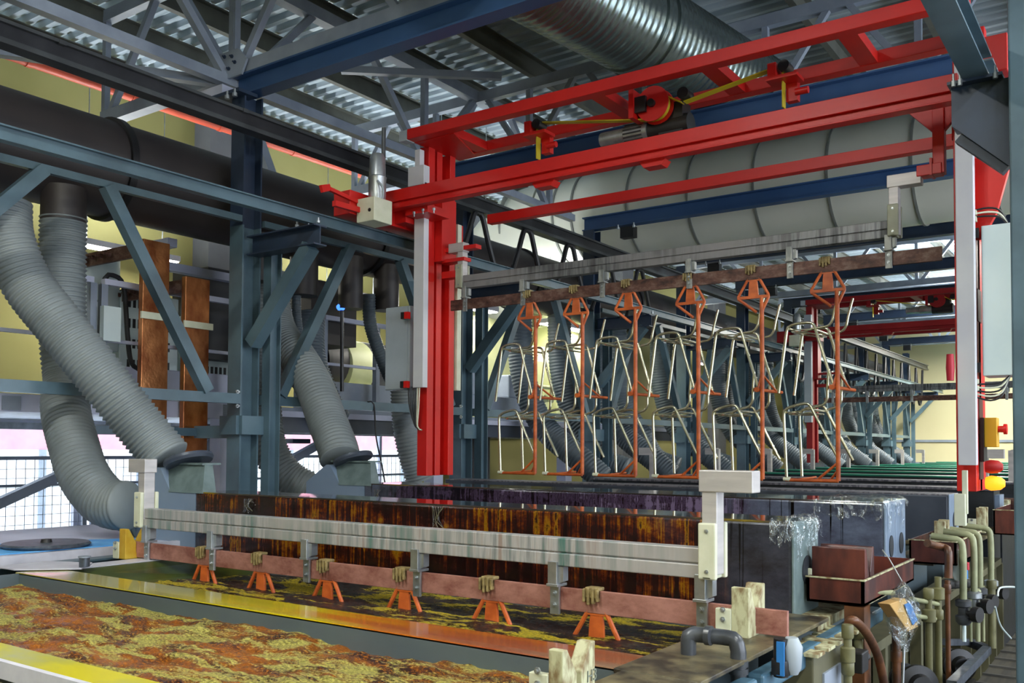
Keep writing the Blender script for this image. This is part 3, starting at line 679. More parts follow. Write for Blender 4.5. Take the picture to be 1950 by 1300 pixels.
def duct_box(y0, y1, x0, x1, z0, z1, label, front, top, end, ports, hood_m='pp_grey', hd=True, r=.012, pz=1.88):
    t = thing('extraction_box', label, 'duct', ((x0+x1)/2, (y0+y1)/2, z0), 'long extraction duct boxes')
    B().box(x0, x1-.012, y0, y1, z0, z1-.006).build('body', front, t, bevel=r)
    B().box(x0, x1-.012, y0+.004, y1-.004, z1-.012, z1).build('top_panel', top, t, bevel=.004)
    n = len(ports); 
    for k, (a, b_) in enumerate(ports):
        B().box(x1-.014, x1, a, b_, z0, z1).build('end_panel', end, t, bevel=.008)
        c = ((a+b_)/2+.0)
        b = B(); ry = (b_-a)*.2; rz = .062
        b.prism([(x1+.001, c+ry*math.cos(q*PI/16), pz+rz*math.sin(q*PI/16)) for q in range(32)], (.004, 0, 0)); b.build('port_dark', 'hole', t)  # dark disc painted for the unlit hollow of the open port
    if hd: hood(t, y0, y1, x0, hood_m)
    return t
duct_box(3.85, 4.185, -5.27, -1.25, 1.66, 2.095, 'front extraction box, dark and streaked with orange runs, behind the resting bar', 'stain_front', 'wet_top', 'hood_top', [(3.85, 4.185)])
duct_box(5.46, 5.95, -5.28, -1.255, 1.66, 2.105, 'second extraction box with purple-black wet front and blue-grey double end', 'stain_back', 'wet_top', 'pp_grey', [(5.46, 5.69), (5.70, 5.95)], pz=1.85)
duct_box(7.38, 7.74, -6.0, -1.25, 1.6, 2.075, 'third extraction box, plain slate grey with a rounded corner', 'pp_dark', 'grate_grey', 'pp_grey', [(7.38, 7.74)], hd=False)
# clear film draped over the box ends
def film(y0, y1, x1, z1, xin, zl, label, seed):
    vs = []; fs = []; nu, nv = 60, 40
    path = [(x1-xin, z1+.008), (x1-.02, z1+.012), (x1+.012, z1-.01), (x1+.014, zl)]
    lens = [0]
    for i in range(3): lens.append(lens[-1]+math.hypot(path[i+1][0]-path[i][0], path[i+1][1]-path[i][1]))
    for i in range(nu+1):
        s = lens[-1]*i/nu; k = 0
        while k < 2 and s > lens[k+1]: k += 1
        q = (s-lens[k])/(lens[k+1]-lens[k]); x = path[k][0]+(path[k+1][0]-path[k][0])*q; z = path[k][1]+(path[k+1][1]-path[k][1])*q
        for j in range(nv+1):
            y = y0-.012+(y1-y0+.024)*j/nv
            a = .012*noise.fractal(Vector((s*22+seed, y*20, 0)), 1, 2, 4)
            vs.append((x+(abs(a) if k > 0 else 0), y, z+abs(a)*(1 if k == 0 else .3)))
    for i in range(nu):
        for j in range(nv):
            s = lens[-1]*i/nu; edge = lens[-1]*(.72+.3*noise.noise(Vector((j*.16, seed, 0))))
            if s > edge: continue
            a = i*(nv+1)+j; fs.append((a, a+1, a+nv+2, a+nv+1))
    # flap over the front edge
    o = len(vs); n2 = 10
    for i in range(nu+1):
        x = x1-xin+(xin+.01)*i/nu
        for j in range(n2+1):
            z = z1+.008-.0-(.10+.05*noise.noise(Vector((i*.2, seed, 3))))*j/n2
            vs.append((x, y0-.014-abs(.012*noise.noise(Vector((i*.5, j*.4, seed)))), z))
    for i in range(nu):
        for j in range(n2): a = o+i*(n2+1)+j; fs.append((a, a+1, a+n2+2, a+n2+1))
    ob = B().add(vs, fs).build('plastic_film', 'film', smooth=True); tag(ob, label, 'plastic film', 'clear films on the box ends')
film(3.85, 4.185, -1.25, 2.095, .1, 1.90, 'crumpled clear plastic film over the right end of the front extraction box', 1.3)
film(5.46, 5.95, -1.255, 2.105, .4, 1.86, 'crinkled clear plastic film over the double end of the second extraction box', 5.1)
def twist(x, y, z, h, lab):
    b = B()
    for k in range(7):
        a = k*.9; b.tube([(x+.04*math.sin(a), y-.004, z), (x+.02*math.cos(a*2), y-.02, z-h*.5), (x+.05*math.sin(a+1), y-.006, z-h*(.8+.03*k))], .0022, 5)
    o = b.build('film_knot', 'chrome', smooth=True); tag(o, lab, 'plastic film', 'shiny film knots on the box fronts')
for u, v, y, h, lab in ((474, 950, 3.84, .09, 'shiny knot of torn film on the front box near its left end'), (835, 965, 3.84, .14, 'shiny knot of torn film on the front box right of the red mast reflection'), (720, 932, 5.45, .09, 'shiny knot of torn film at the left of the second box')):
    q = P(u, v, Y=y); twist(q.x, y, q.z, h, lab)
# tanks between the boxes and the far part of the line
MID = [(4.3, 5.36), (6.05, 7.28), (7.85, 9.0)]
for k, (a, b_) in enumerate(MID):
    t = open_tank('plating_tank', 'tank hidden low %s' % ('between the front and second extraction boxes', 'between the second and third extraction boxes', 'behind the third extraction box')[k], -4.95, -1.4, a+.03, b_-.03, 1.72, .5, 'tank_wall', group='inner tanks')
    B().box(-5.0, -1.12, a, a+.05, 1.71, 1.735).box(-5.0, -1.12, b_-.05, b_, 1.71, 1.735).box(-1.39, -1.12, a, b_, 1.70, 1.72).build('rim', 'rim_dirty', t)
    o = B().box(-4.95, -1.4, a+.03, b_-.03, 1.55, 1.62).build('bath_liquid', 'bath_dark'); tag(o, 'dark liquid in the tank %s' % ('between the front and second extraction boxes', 'between the second and third extraction boxes', 'behind the third extraction box')[k], 'liquid', kind='stuff')
FY = [9.2, 11.1, 13.2, 15.4, 17.6, 19.9, 22.2, 24.6, 27.0, 29.3]
for k, y in enumerate(FY):
    zt = 2.04
    t = thing('process_tank', '%s covered tank of the far half of the line, %s' % (ORD[k], 'dark topped' if k < 2 else 'green topped'), 'tank', (-3.3, y, 0), 'far covered tanks')
    B().box(-5.3, -1.2, y, y+.38, 0, zt).build('duct_wall', 'dark_tank', t)
    B().box(-5.32, -1.18, y-.02, y+.40, zt, zt+.02).build('top_cover', 'grate_grey' if k < 2 else 'green_rim', t)
    B().box(-5.0, -1.2, y+.5, y+1.55, 0, 1.78).build('tank_body', 'dark_tank', t)
    B().box(-5.02, -1.18, y+.48, y+.55, 1.78, 1.84).box(-5.02, -1.18, y+1.5, y+1.57, 1.78, 1.84).build('rim', 'green_rim' if k > 0 else 'dark_tank', t)
    B().box(-1.2, -1.16, y+.05, y+.33, 1.7, 2.0).build('end_panel', 'pp_grey', t)

# ================================================================ flight bars
def flight_bar(cx, y, z0, label, alu_m, cu_m, arms=True, detail=True, zm='zinc', pm='cream', am='alu_clean'):
    t = thing('flight_bar', label, 'flight bar', (cx, y, z0), None)
    R = lambda b: b
    B().box(cx-2.01, cx+2.01, y-.01, y+.01, z0, z0+.092).build('conductor_bar', cu_m, t, bevel=.002)
    b = B()
    b.box(cx-1.86, cx+1.70, y-.035, y+.035, z0+.183, z0+.236); b.box(cx-1.86, cx+1.70, y-.031, y+.035, z0+.241, z0+.298).box(cx-1.86, cx+1.70, y-.024, y+.03, z0+.234, z0+.243)
    b.build('aluminium_beam', alu_m, t, bevel=.004)
    for rx in (-1.84, -1.225, -.463, .278, 1.035, 1.69):
        s = B().box(cx+rx-.022, cx+rx+.022, y-.045, y-.012, z0+.10, z0+.20).box(cx+rx-.028, cx+rx+.028, y-.047, y+.03, z0+.096, z0+.108)
        s.box(cx+rx-.022, cx+rx+.022, y-.026, y-.012, z0-.02, z0+.10)
        s = s.build('hanger_strap', zm, t, bevel=.002)
        if detail:
            for dz in (.02, .068): B().bolt((cx+rx, y-.026, z0+dz), (0, -1, 0), .010, .006).build('bolt', 'zinc', s)
        B().prism([(cx+rx+.022, y-.03, z0+.18), (cx+rx+.045, y-.03, z0+.18), (cx+rx+.045, y-.03, z0+.12), (cx+rx+.022, y-.03, z0+.11)], (0, .04, 0)).build('strap_gusset', zm, t)
    if arms:
        for s in (-1, 1):
            a = cx+(1.725 if s > 0 else -1.885)
            g = B().box(a-.03, a+.03, y-.036, y+.036, z0+.2, z0+.59)
            if s > 0: g.box(a-.04, a+.17, y-.042, y+.042, z0+.51, z0+.592)
            else: g.box(a-.13, a+.04, y-.042, y+.042, z0+.51, z0+.592)
            g = g.build('lift_arm', am, t, bevel=.004)
            B().box(a-.035, a+.035, y-.062, y-.038, z0+.185, z0+.395).box(a-.035, a+.035, y+.038, y+.062, z0+.185, z0+.395).box(a-.02, a+.02, y-.062, y+.06, z0+.185, z0+.2).build('cover_plate', pm, g, bevel=.006)
            for dz in (.215, .365): B().bolt((a, y-.062, z0+dz), (0, -1, 0), .008, .004).build('screw', 'zinc', g)
    return t
mat('cream_grey', '#8c8e7a', '#9ea08c', .5, scale=(9, 9, 9))
mat('alu_clean', '#a9a6a6', '#c0bcba', 0.42, metal=0.25, scale=(3, 3, 20))
FB = (-3.105, 3.3, 1.728); HB = (-3.12, 6.38, 3.612)
flight_bar(*FB, 'flight bar with green-stained aluminium beam resting over the dark bath in front', 'alu_green', 'bar_copper')
flight_bar(*HB, 'dark stained flight bar hanging from the red crane with chair frames below', 'alu_dark', 'bar_brown', zm='zinc_dull', pm='cream_grey')
flight_bar(-3.1, 17.5, 3.27, 'distant flight bar held up by the far red crane', 'alu_dark', 'bar_brown', detail=False)
for k, y in enumerate((10.1, 12.1, 14.2, 16.4, 18.7, 21.0, 23.4, 25.8)):
    t = thing('flight_bar', 'flight bar resting in the %s covered tank of the far half, only its arms showing' % ORD[k], 'flight bar', (-3.1, y, 1.84), 'flight bars resting in far tanks')
    B().box(-5.0, -1.1, y-.01, y+.01, 1.85, 1.94).build('conductor_bar', 'bar_brown', t)
    B().box(-4.95, -1.4, y-.03, y+.03, 1.95, 2.0).build('aluminium_beam', 'alu_dark', t)
    for a, d in ((-4.99, -1), (-1.39, 1)):
        B().box(a-.03, a+.03, y-.036, y+.036, 1.98, 2.40).box(min(a, a+d*.17), max(a, a+d*.17), y-.04, y+.04, 2.32, 2.41).build('lift_arm', 'alu_clean', t)

# ---------------------------------------------------------------- V saddles
def saddle(x, y, z, label, mtl='cream_dirty', h=.18, w=.065, sp=.085, text=None, base=0):
    t = thing('bar_saddle', label, 'saddle', (x, y, z), 'V saddles on the tank rims')
    pts = [(x, y-sp, z), (x, y+sp, z), (x, y+sp, z+h), (x, y+sp*.72, z+h), (x, y+.012, z+h*.52), (x, y+.012, z+h*.2), (x, y-.012, z+h*.2), (x, y-.012, z+h*.52), (x, y-sp*.72, z+h), (x, y-sp, z+h)]
    B().prism(pts, (w, 0, 0)).build('block', mtl, t, bevel=.003)
    B().box(x-.06, x, y-sp-.004, y-sp+.02, z, z+h*.55).build('foot_plate', 'cream', t, bevel=.003)
    for dz in (.025, .06): B().bolt((x-.03, y-sp-.004, z+h*.2+dz), (0, -1, 0), .01, .006).build('bolt', 'zinc', t)
    return t
saddle(-1.275, 3.3, RZ, 'cream V saddle holding the right end of the front copper bar')
saddle(-5.13, 3.3, RZ, 'yellow-stained V saddle at the left end of the front copper bar', 'saddle_yellow')
ns = saddle(-1.33, 2.16, RZ-.002, 'empty cream V saddle on the near tank rim marked H3', 'cream_dirty', .15, .045, .085)
def text(s, loc, rot, size, mtl, parent, name='marking'):
    cu = bpy.data.curves.new(name, 'FONT'); cu.body = s; cu.size = size; cu.extrude = .0008; cu.align_x = 'CENTER'; cu.align_y = 'CENTER'
    o = bpy.data.objects.new(name, cu); COL.objects.link(o); cu.materials.append(M[mtl])
    bpy.context.view_layer.update()
    me = bpy.data.meshes.new_from_object(o.evaluated_get(bpy.context.evaluated_depsgraph_get())); me.transform(Matrix.LocRotScale(Vector(loc)-Vector(parent.get('_o', (0,0,0))), rot, None))
    bpy.data.objects.remove(o, do_unlink=True)
    ob = bpy.data.objects.new(name, me); COL.objects.link(ob); ob.parent = parent; return ob
from mathutils import Euler
text('H3', (-1.2835, 2.225, RZ+.055), Euler((PI/2, 0, PI/2)), .045, 'ink', ns)
for k, (x, y) in enumerate(((-1.2, 6.6), (-1.2, 8.3), (-1.2, 9.7))):
    saddle(x, y, 1.74, 'cream V saddle on the right tank rims, %s behind the second extraction box' % ORD[k], 'cream_dirty', .2)

# ================================================================ hangers and chair frames
def hanger_proto():
    t = thing('plating_hanger', '', 'hanger', (0, 0, 0), 'orange plating hangers')
    b = B().box(-.105, -.04, -.024, -.011, .062, .098).box(-.105, -.04, -.024, .026, .092, .106)
    for x, a, c in ((-.108, .045, .1), (-.088, .035, .104), (-.066, .04, .102), (-.046, .05, .098)): b.box(x-.006, x+.006, -.032, -.01, a, c)
    b.build('hook_clamp', 'clamp_tan', t, bevel=.004)
    b = B(); b.prism([(-.09, -.006, .0), (-.035, -.006, .0), (-.028, -.006, -.05), (-.024, -.006, -.125), (-.10, -.006, -.125), (-.096, -.006, -.05)], (0, .014, 0)); b.build('top_plate', 'orange', t, bevel=.003)
    b = B()
    b.tube([(-.10, 0, .01), (-.175, 0, -.115), (-.175, 0, -.13), (-.04, 0, -.235)], .0105, 8).tube([(-.02, 0, .01), (.048, 0, -.115), (.05, 0, -.13), (.0, 0, -.235)], .0105, 8)
    b.bar((-.18, 0, -.125), (.055, 0, -.125), .02, .02); b.bar((-.1, 0, .0), (-.02, 0, 0), .016, .016)
    b.build('diamond_frame', 'orange', t, smooth=True)
    B().tube([(0, 0, -.13), (0, 0, -1.425)], .0155, 12).build('rod', 'orange', t, smooth=True)
    B().tube([(-.03, -.03, -.79), (.012, .38, -.79)], .012, 10).tube([(0, 0, -.68), (.01, .26, -.785)], .008, 8).tube([(0, 0, -.68), (-.028, -.01, -.785)], .008, 8).lathe((-.03, -.04, -.79), (0, 1, 0), [(0, .018), (.03, .018)], 10).build('middle_arm', 'orange', t, smooth=True)
    B().tube([(.0, 0, -1.425), (-.36, 0, -1.425)], .0125, 10).tube([(0, 0, -1.3), (-.135, 0, -1.415)], .009, 8).tube([(0, .0, -1.35), (-.06, .03, -1.42)], .008, 8).tube([(-.30, 0, -1.425), (-.24, .3, -1.41)], .007, 8).build('foot_arm', 'orange', t, smooth=True)
    B().lathe((-.375, 0, -1.42), (1, 0, 0), [(0, .014), (.04, .017), (.05, .013)], 10).build('rubber_cap', 'cream', t, smooth=True)
    return t
def chair_proto():
    t = thing('chair_frame', '', 'chair frame', (0, 0, 0), 'bare metal chair frames')
    for y, nm in ((0, 'side_frame'), (.34, 'side_frame')):
        p = [(-.361, y, -.119), (-.37, y, .1), (-.378, y, .32), (-.365, y, .351), (-.335, y, .370), (-.275, y, .387), (-.225, y, .393), (-.198, y, .383), (-.182, y, .354), (-.1, y, .19), (0, y, 0)]
        b = B(); b.tube([Vector(p[0]), Vector(p[1])]+spline(p[1:-2], .012)[1:]+[Vector(p[-2]), Vector(p[-1])], .0105, 10); b.build(nm, 'tube', t, smooth=True)
        q = [(-.21, y+(.02 if y else .0), .352), (-.14, y, .372), (-.101, y, .386), (-.079, y, .426), (-.076, y, .5), (-.066, y, .625)]
        B().tube(spline(q, .012), .0095, 10).build('back_post', 'tube', t, smooth=True)
    B().tube([(-.362, .0, .335), (-.362, .34, .335)], .008, 8).tube([(-.19, .0, .352), (-.19, .34, .352)], .008, 8).build('cross_rail', 'tube', t, smooth=True)
    ring = [(-.275+.115*math.cos(a), .17+.15*math.sin(a), .325+.0*math.sin(a)) for a in [i*PI/12 for i in range(24)]]
    B().tube(ring, .006, 6, closed=True).bar((-.36, .06, .335), (-.2, .02, .352), .012, .006).bar((-.36, .28, .335), (-.2, .32, .352), .012, .006).build('seat_ring', 'tube', t, smooth=True)
    return t
HP = hanger_proto(); CP = chair_proto()
HX = [-4.228, -3.775, -3.30, -2.78, -2.295, -1.77]
WH = ['leftmost', 'second from the left', 'third from the left', 'fourth from the left', 'fifth from the left', 'rightmost']
first = [True, True]
for k, x in enumerate(HX):
    loc = (x, HB[1], HB[2])
    h = HP if k == 0 else dup(HP, loc); h.location = loc
    h['label'] = 'orange coated hanger with diamond top under the raised bar, %s' % WH[k]
    for j, (dx, dz, ry) in enumerate(((-.031, -.765, math.radians(10.2)), (.008, -1.289, 0))):
        c = CP if (k == 0 and j == 0) else dup(CP, None)
        c.location = (x+dx, HB[1], HB[2]+dz); c.rotation_euler = (0, ry, 0)
        c['label'] = 'bare nickel chair frame on the %s hanger, %s of its pair' % (WH[k], 'upper' if j == 0 else 'lower')
FX = [-4.36, -3.88, -3.375, -2.86, -2.35, -1.82]
for k, x in enumerate(FX):
    h = dup(HP, (x, FB[1], FB[2]), 'orange hanger tip dipping into the dark bath from the resting bar, %s' % WH[k], 'hangers dipping in the dark bath')

# ================================================================ cranes
def crane(dy, label, red='red', full=True):
    t = thing('hoist_crane', label, 'crane', (-3.1, 6.4+dy, 4.3), 'red hoist cranes')
    o = lambda y: y+dy
    def bx(nm, m_, *a, par=None, **k): 
        return B().box(a[0], a[1], o(a[2]), o(a[3]), a[4], a[5]).build(nm, m_, par or t, **k)
    # masts
    for s, X0, X1, zt in ((1, -5.36, -5.25, 5.07), (-1, -.90, -1.01, 5.07)):
        b = B(); xi = X1; xo = X0
        b.box(xo, xi, o(6.2), o(6.285), 2.15, zt).box(xo, xi, o(6.50), o(6.575), 2.15, zt).box(xo, xo+s*.012, o(6.28), o(6.51), 2.15, zt)
        b.box(xo, xo+s*.085, o(6.345), o(6.42), 2.15, zt).box(xo, xo+s*.03, o(6.285), o(6.3), 2.15, zt)
        b.build('mast', red, t, bevel=.004)
    if full:
        b = B(); b.box(-5.33, -5.215, o(6.10), o(6.165), 2.92, 4.72).box(-5.40, -5.215, o(6.09), o(6.17), 4.70, 4.87).box(-5.33, -5.27, o(6.10), o(6.16), 4.87, 5.02); b.build('guard_cover', 'white_cover', t, bevel=.004)
        bx('guard_cover', 'cream', -5.30, -5.235, 6.60, 6.66, 2.92, 4.45, bevel=.004)
    else: bx('guard_cover', 'cabinet_grey', -5.36, -5.23, 6.08, 6.165, 2.9, 4.9)
    bx('guard_cover', 'white_cover', -.985, -.885, 6.10, 6.165, 2.31, 4.95, bevel=.004)
    # frames
    bx('top_beam', red, -5.29, -.88, 5.95, 6.05, 5.065, 5.155, bevel=.004); bx('top_beam', red, -5.29, -.88, 6.58, 6.68, 5.065, 5.155, bevel=.004)
    bx('beam_end_cap', 'cabinet_grey', -5.38, -5.295, 5.95, 6.05, 5.06, 5.15)
    for x in (-4.95, -3.45, -2.55, -1.6, -1.0): bx('cross_member', red, x-.06, x+.06, 6.05, 6.58, 5.07, 5.145)
    B().prism([(-5.29, o(6.05), 5.06), (-4.85, o(6.05), 5.06), (-5.05, o(6.6), 5.06), (-5.29, o(6.6), 5.06)], (0, 0, .012)).build('corner_plate', red, t)
    b = B(); b.box(-5.52, -.93, o(5.87), o(5.95), 4.515, 4.615).box(-5.52, -.93, o(5.90), o(5.95), 4.455, 4.515).box(-5.52, -.93, o(5.86), o(5.95), 4.45, 4.462); b.build('middle_beam', red, t, bevel=.003)
    bx('middle_beam', red, -5.2, -.93, 7.0, 7.08, 4.53, 4.618, bevel=.003)
    bx('beam_bracket', red, -5.3, -5.05, 5.95, 6.25, 4.40, 4.47)
    for x in (-3.95, -3.02): B().prism([(x, o(5.9), 4.45), (x+.2, o(5.9), 4.45), (x+.17, o(5.9), 4.41), (x+.03, o(5.9), 4.41)], (0, .1, 0)).build('beam_lug', red, t)
    # end trucks on the runways
    bx('end_truck', red, -5.66, -5.47, 5.45, 6.98, 4.34, 4.54, bevel=.006); bx('end_truck', red, -.8, -.62, 5.45, 6.98, 4.42, 4.62, bevel=.006)
    bx('truck_link', red, -5.5, -5.34, 6.0, 6.6, 4.36, 4.5)
    # drive
    g = bx('drive_housing', 'cream', -5.46, -5.26, 5.52, 5.74, 4.27, 4.47, bevel=.006)
    b = B(); b.lathe((-5.36, o(5.66), 4.47), (0, 0, 1), [(0, .07), (.05, .075), (.18, .075), (.2, .08), (.21, .07), (.36, .068), (.4, .05)], 20); b.build('drive_motor', 'zinc', t, smooth=True)
    if full:
        for k in range(10): 
            a = k*PI/5; B().bar((-5.36+.06*math.cos(a), o(5.66)+.06*math.sin(a), 4.52), (-5.36+.06*math.cos(a), o(5.66)+.06*math.sin(a), 4.64), .008, .014).build('motor_fin', 'zinc', t)
        B().tube([(-5.33, o(5.7), 4.6), (-5.33, o(5.7), 5.1)], .018, 10).build('conduit', 'rail_grey', t, smooth=True)
        B().tube(spline([(-5.3, o(5.6), 4.62), (-5.24, o(5.6), 4.55), (-5.26, o(5.62), 4.47)], .02), .01, 8).build('cable', 'cabinet_grey', t, smooth=True)
        B().bolt((-5.31, o(5.52), 4.36), (0, -1, 0), .016, .006).build('bolt', 'black', t)
        B().prism([P(612, 352, X=-5.45), P(628, 350, X=-5.45), P(632, 362, X=-5.45), P(616, 366, X=-5.45)], (-.03, 0, 0)).bar(P(628, 360, X=-5.46), P(688, 388, X=-5.46), .03, .03).bar(P(636, 387, X=-5.44), P(690, 402, X=-5.44), .04, .045).build('stop_arm', red, t)
    # hoist
    cz, cx = 5.03, -3.12
    d = B().lathe((cx, o(6.30), cz), (0, 1, 0), [(0, .135), (.012, .135), (.013, .105), (.09, .105), (.091, .135), (.103, .135)], 32).build('winding_drum', red, t, smooth=True)
    B().lathe((cx, o(6.315), cz), (0, 1, 0), [(0, .112), (.07, .112)], 32).build('belt_coil', 'yellow_strap', d, smooth=True)
    B().box(cx-.17, cx-.13, o(6.24), o(6.44), 4.93, 5.15).build('drum_bracket', red, t)
    B().box(cx-.14, cx-.04, o(6.26), o(6.29), 4.97, 5.09).lathe((cx-.0, o(6.27), cz), (0, 1, 0), [(0, .03), (.03, .03)], 16).build('bearing_block', 'black', t)
    b = B(); b.box(cx+.0, cx+.2, o(6.41), o(6.56), 4.80, 5.05).lathe((cx-.02, o(6.48), 4.88), (-1, 0, 0), [(-.26, .085), (-.03, .085), (.0, .08), (.08, .08)], 24); b.build('gearbox', 'black', t, smooth=True)
    b = B(); b.lathe((cx-.10, o(6.46), 4.885), (-1, 0, 0), [(0, .072), (.2, .072), (.21, .062), (.42, .062), (.43, .05)], 24); b.build('hoist_motor', 'zinc', t, smooth=True)
    if full:
        for k in range(9): B().bar((cx-.14, o(6.46)+.073*math.cos(k*.4+1.7), 4.885+.073*math.sin(k*.4+1.7)), (cx-.30, o(6.46)+.073*math.cos(k*.4+1.7), 4.885+.073*math.sin(k*.4+1.7)), .006, .012).build('motor_fin', 'black', t)
    def strap(p, q): B().bar((p[0], o(6.35), p[1]), (q[0], o(6.35), q[1]), .06, .008, (0, 0, 1)).build('lifting_belt', 'yellow_strap', t)
    strap((cx-.02, 4.92), (-4.16, 5.10)); strap((cx+.1, 5.08), (-2.89, 5.0)); strap((-2.87, 5.0), (-2.16, 5.10))
    for x in (-4.19, -2.12):
        B().bar((x, o(6.35), 5.1), (x, o(6.35), 4.80), .06, .008, (1, 0, 0)).build('lifting_belt', 'yellow_strap', t)
        B().box(x-.10, x+.12, o(6.26), o(6.42), 4.985, 5.01).box(x-.09, x-.03, o(6.27), o(6.41), 5.01, 5.11).box(x+.0, x+.08, o(6.40), o(6.46), 4.86, 5.0).build('pulley_bracket', red, t)
        B().lathe((x+.02, o(6.28), 5.08), (0, 1, 0), [(0, .04), (.11, .04)], 18).build('pulley', 'black', t, smooth=True)
        B().lathe((x+.08, o(6.36), 4.90), (1, 0, 0), [(0, .025), (.09, .025)], 14).build('tension_roller', red, t, smooth=True)
    B().lathe((-2.86, o(6.28), 5.05), (0, 1, 0), [(0, .045), (.11, .045)], 18).build('pulley', 'black', t, smooth=True)
    # lifting hooks
    zo = 0 if full else -.34
    bx('hook_arm', red, -1.155, -1.085, 6.34, 6.42, 4.17+zo, 4.68, bevel=.004)
    bx('hook', red, -1.25, -1.10, 6.33, 6.43, 4.165+zo-.0, 4.235+zo, bevel=.004); bx('hook_plate', red, -1.17, -1.155, 6.32, 6.44, 4.16+zo, 4.27+zo)
    B().prism([(-1.3, o(6.36), 4.6), (-1.02, o(6.36), 4.6), (-1.02, o(6.36), 4.52), (-1.09, o(6.36), 4.44), (-1.15, o(6.36), 4.44)], (0, .04, 0)).build('gusset', red, t)
    bx('hook_carriage', red, -1.03, -.9, 6.28, 6.5, 4.35, 4.62)
    bx('hook_carriage', red, -5.27, -5.17, 6.29, 6.49, 4.05+zo, 4.62); bx('hook', red, -5.2, -4.83, 6.34, 6.42, 4.135+zo, 4.17+zo); bx('hook', red, -5.2, -4.98, 6.33, 6.43, 3.90+zo, 3.96+zo); bx('hook', red, -5.2, -4.95, 6.33, 6.43, 4.04+zo, 4.07+zo)
    return t
C1 = crane(0, 'big red hoist crane spanning the line in the middle of the photo')
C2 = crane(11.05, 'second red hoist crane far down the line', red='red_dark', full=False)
# things on the near crane
def cpart(b, nm, m_, par=None, **k): return b.build(nm, m_, par or C1, **k)
cab = cpart(B().box(-5.72, -5.43, 6.17, 6.26, 2.91, 3.66), 'side_cabinet', 'cabinet_grey', bevel=.006)
cpart(B().box(-5.71, -5.45, 6.16, 6.17, 2.92, 3.65), 'cabinet_door', 'cabinet_grey', cab)
for z in (2.95, 3.56): cpart(B().box(-5.42, -5.38, 6.08, 6.12, z-.03, z+.03), 'limit_switch', 'red'); cpart(B().box(-5.46, -5.42, 6.08, 6.12, z-.03, z+.03), 'switch_body', 'black')
for k in range(7):
    a = k*.022
    cpart(B().tube(spline([(-5.40+a, 6.12, 2.93), (-5.39+a*.8, 6.13, 2.75), (-5.33+a*.2, 6.14, 2.58), (-5.27, 6.16, 2.55)], .03), .006, 6), 'mast_cable', 'cream' if k > 4 else 'rubber', smooth=True)
cb = cpart(B().box(-.86, -.60, 6.2, 6.42, 2.85, 3.765), 'control_cabinet', 'cabinet', bevel=.006)
for z in (3.72, 2.90): cpart(B().box(-.92, -.87, 6.17, 6.2, z-.03, z+.03), 'limit_switch', 'black')
for z0, n in ((3.79, 3), (2.83, 5)):
    for k in range(n):
        s = 1 if z0 > 3 else -1
        cpart(B().tube(spline([(-.89, 6.18, z0+s*.02*k+s*.03), (-.82, 6.2, z0+s*(.03+.025*k)), (-.76, 6.22, z0+s*(.02+.02*k)), (-.72, 6.25, z0-s*.02)], .02), .006, 6), 'control_cable', 'cream' if k % 2 else 'rubber', smooth=True)
    for k in range(2): cpart(B().box(-.915, -.88, 6.16, 6.2, z0+s*.04*k, z0+s*(.04*k+.03)), 'cable_gland', 'cream')
b = B()
for z0, z1 in ((2.6, 2.72), (2.22, 2.5), (3.2, 3.4)): b.box(-.902, -.896, 6.3, 6.45, z0, z1)
cpart(b, 'slot_dark', 'tray_brown')  # dark strips painted in place of the shaded mast cut-outs
cpart(B().prism([(-.9, 6.25, 4.2), (-.70, 6.25, 4.15), (-.78, 6.25, 3.85), (-.86, 6.25, 3.70), (-.9, 6.25, 3.70)], (0, .05, 0)), 'mast_gusset', 'red')
L = cpart(B().box(-.87, -.80, 6.3, 6.4, 2.42, 2.6), 'switch_box', 'yellow_box', bevel=.004)
cpart(B().lathe((-.80, 6.35, 2.53), (1, 0, 0), [(0, .02), (.03, .02), (.031, .032), (.05, .032)], 16), 'stop_button', 'red', L, smooth=True)
cpart(B().box(-.89, -.87, 6.28, 6.42, 2.33, 2.6), 'lamp_plate', 'black')
cpart(B().lathe((-.865, 6.3, 2.30), (1, 0, 0), [(0, .035), (.03, .042), (.07, .038), (.095, .02)], 20), 'signal_lamp', 'beacon_red', smooth=True)
cpart(B().lathe((-.865, 6.3, 2.20), (1, 0, 0), [(0, .035), (.03, .046), (.08, .040), (.105, .02)], 20), 'signal_lamp', 'beacon_glow', smooth=True)['label'] = 'glowing amber signal lamp'
cpart(B().box(-.96, -.93, 6.06, 6.09, 2.02, 2.28).box(-1.0, -.94, 6.04, 6.1, 1.95, 2.14), 'mast_foot_cover', 'cream', bevel=.003)
cpart(B().lathe((-1.02, 6.08, 2.82), (0, 0, 1), [(0, .02), (.08, .025), (.16, .02)], 14), 'sensor', 'label_red', smooth=True)
for dx, dz in ((-1.3, 4.53), (-1.12, 4.54), (-1.0, 4.55), (-5.1, 4.43), (-4.98, 4.42), (-5.2, 4.42)):
    cpart(B().bolt((dx, 5.95, dz), (0, 0, -1), .014, .02), 'bolt', 'zinc')
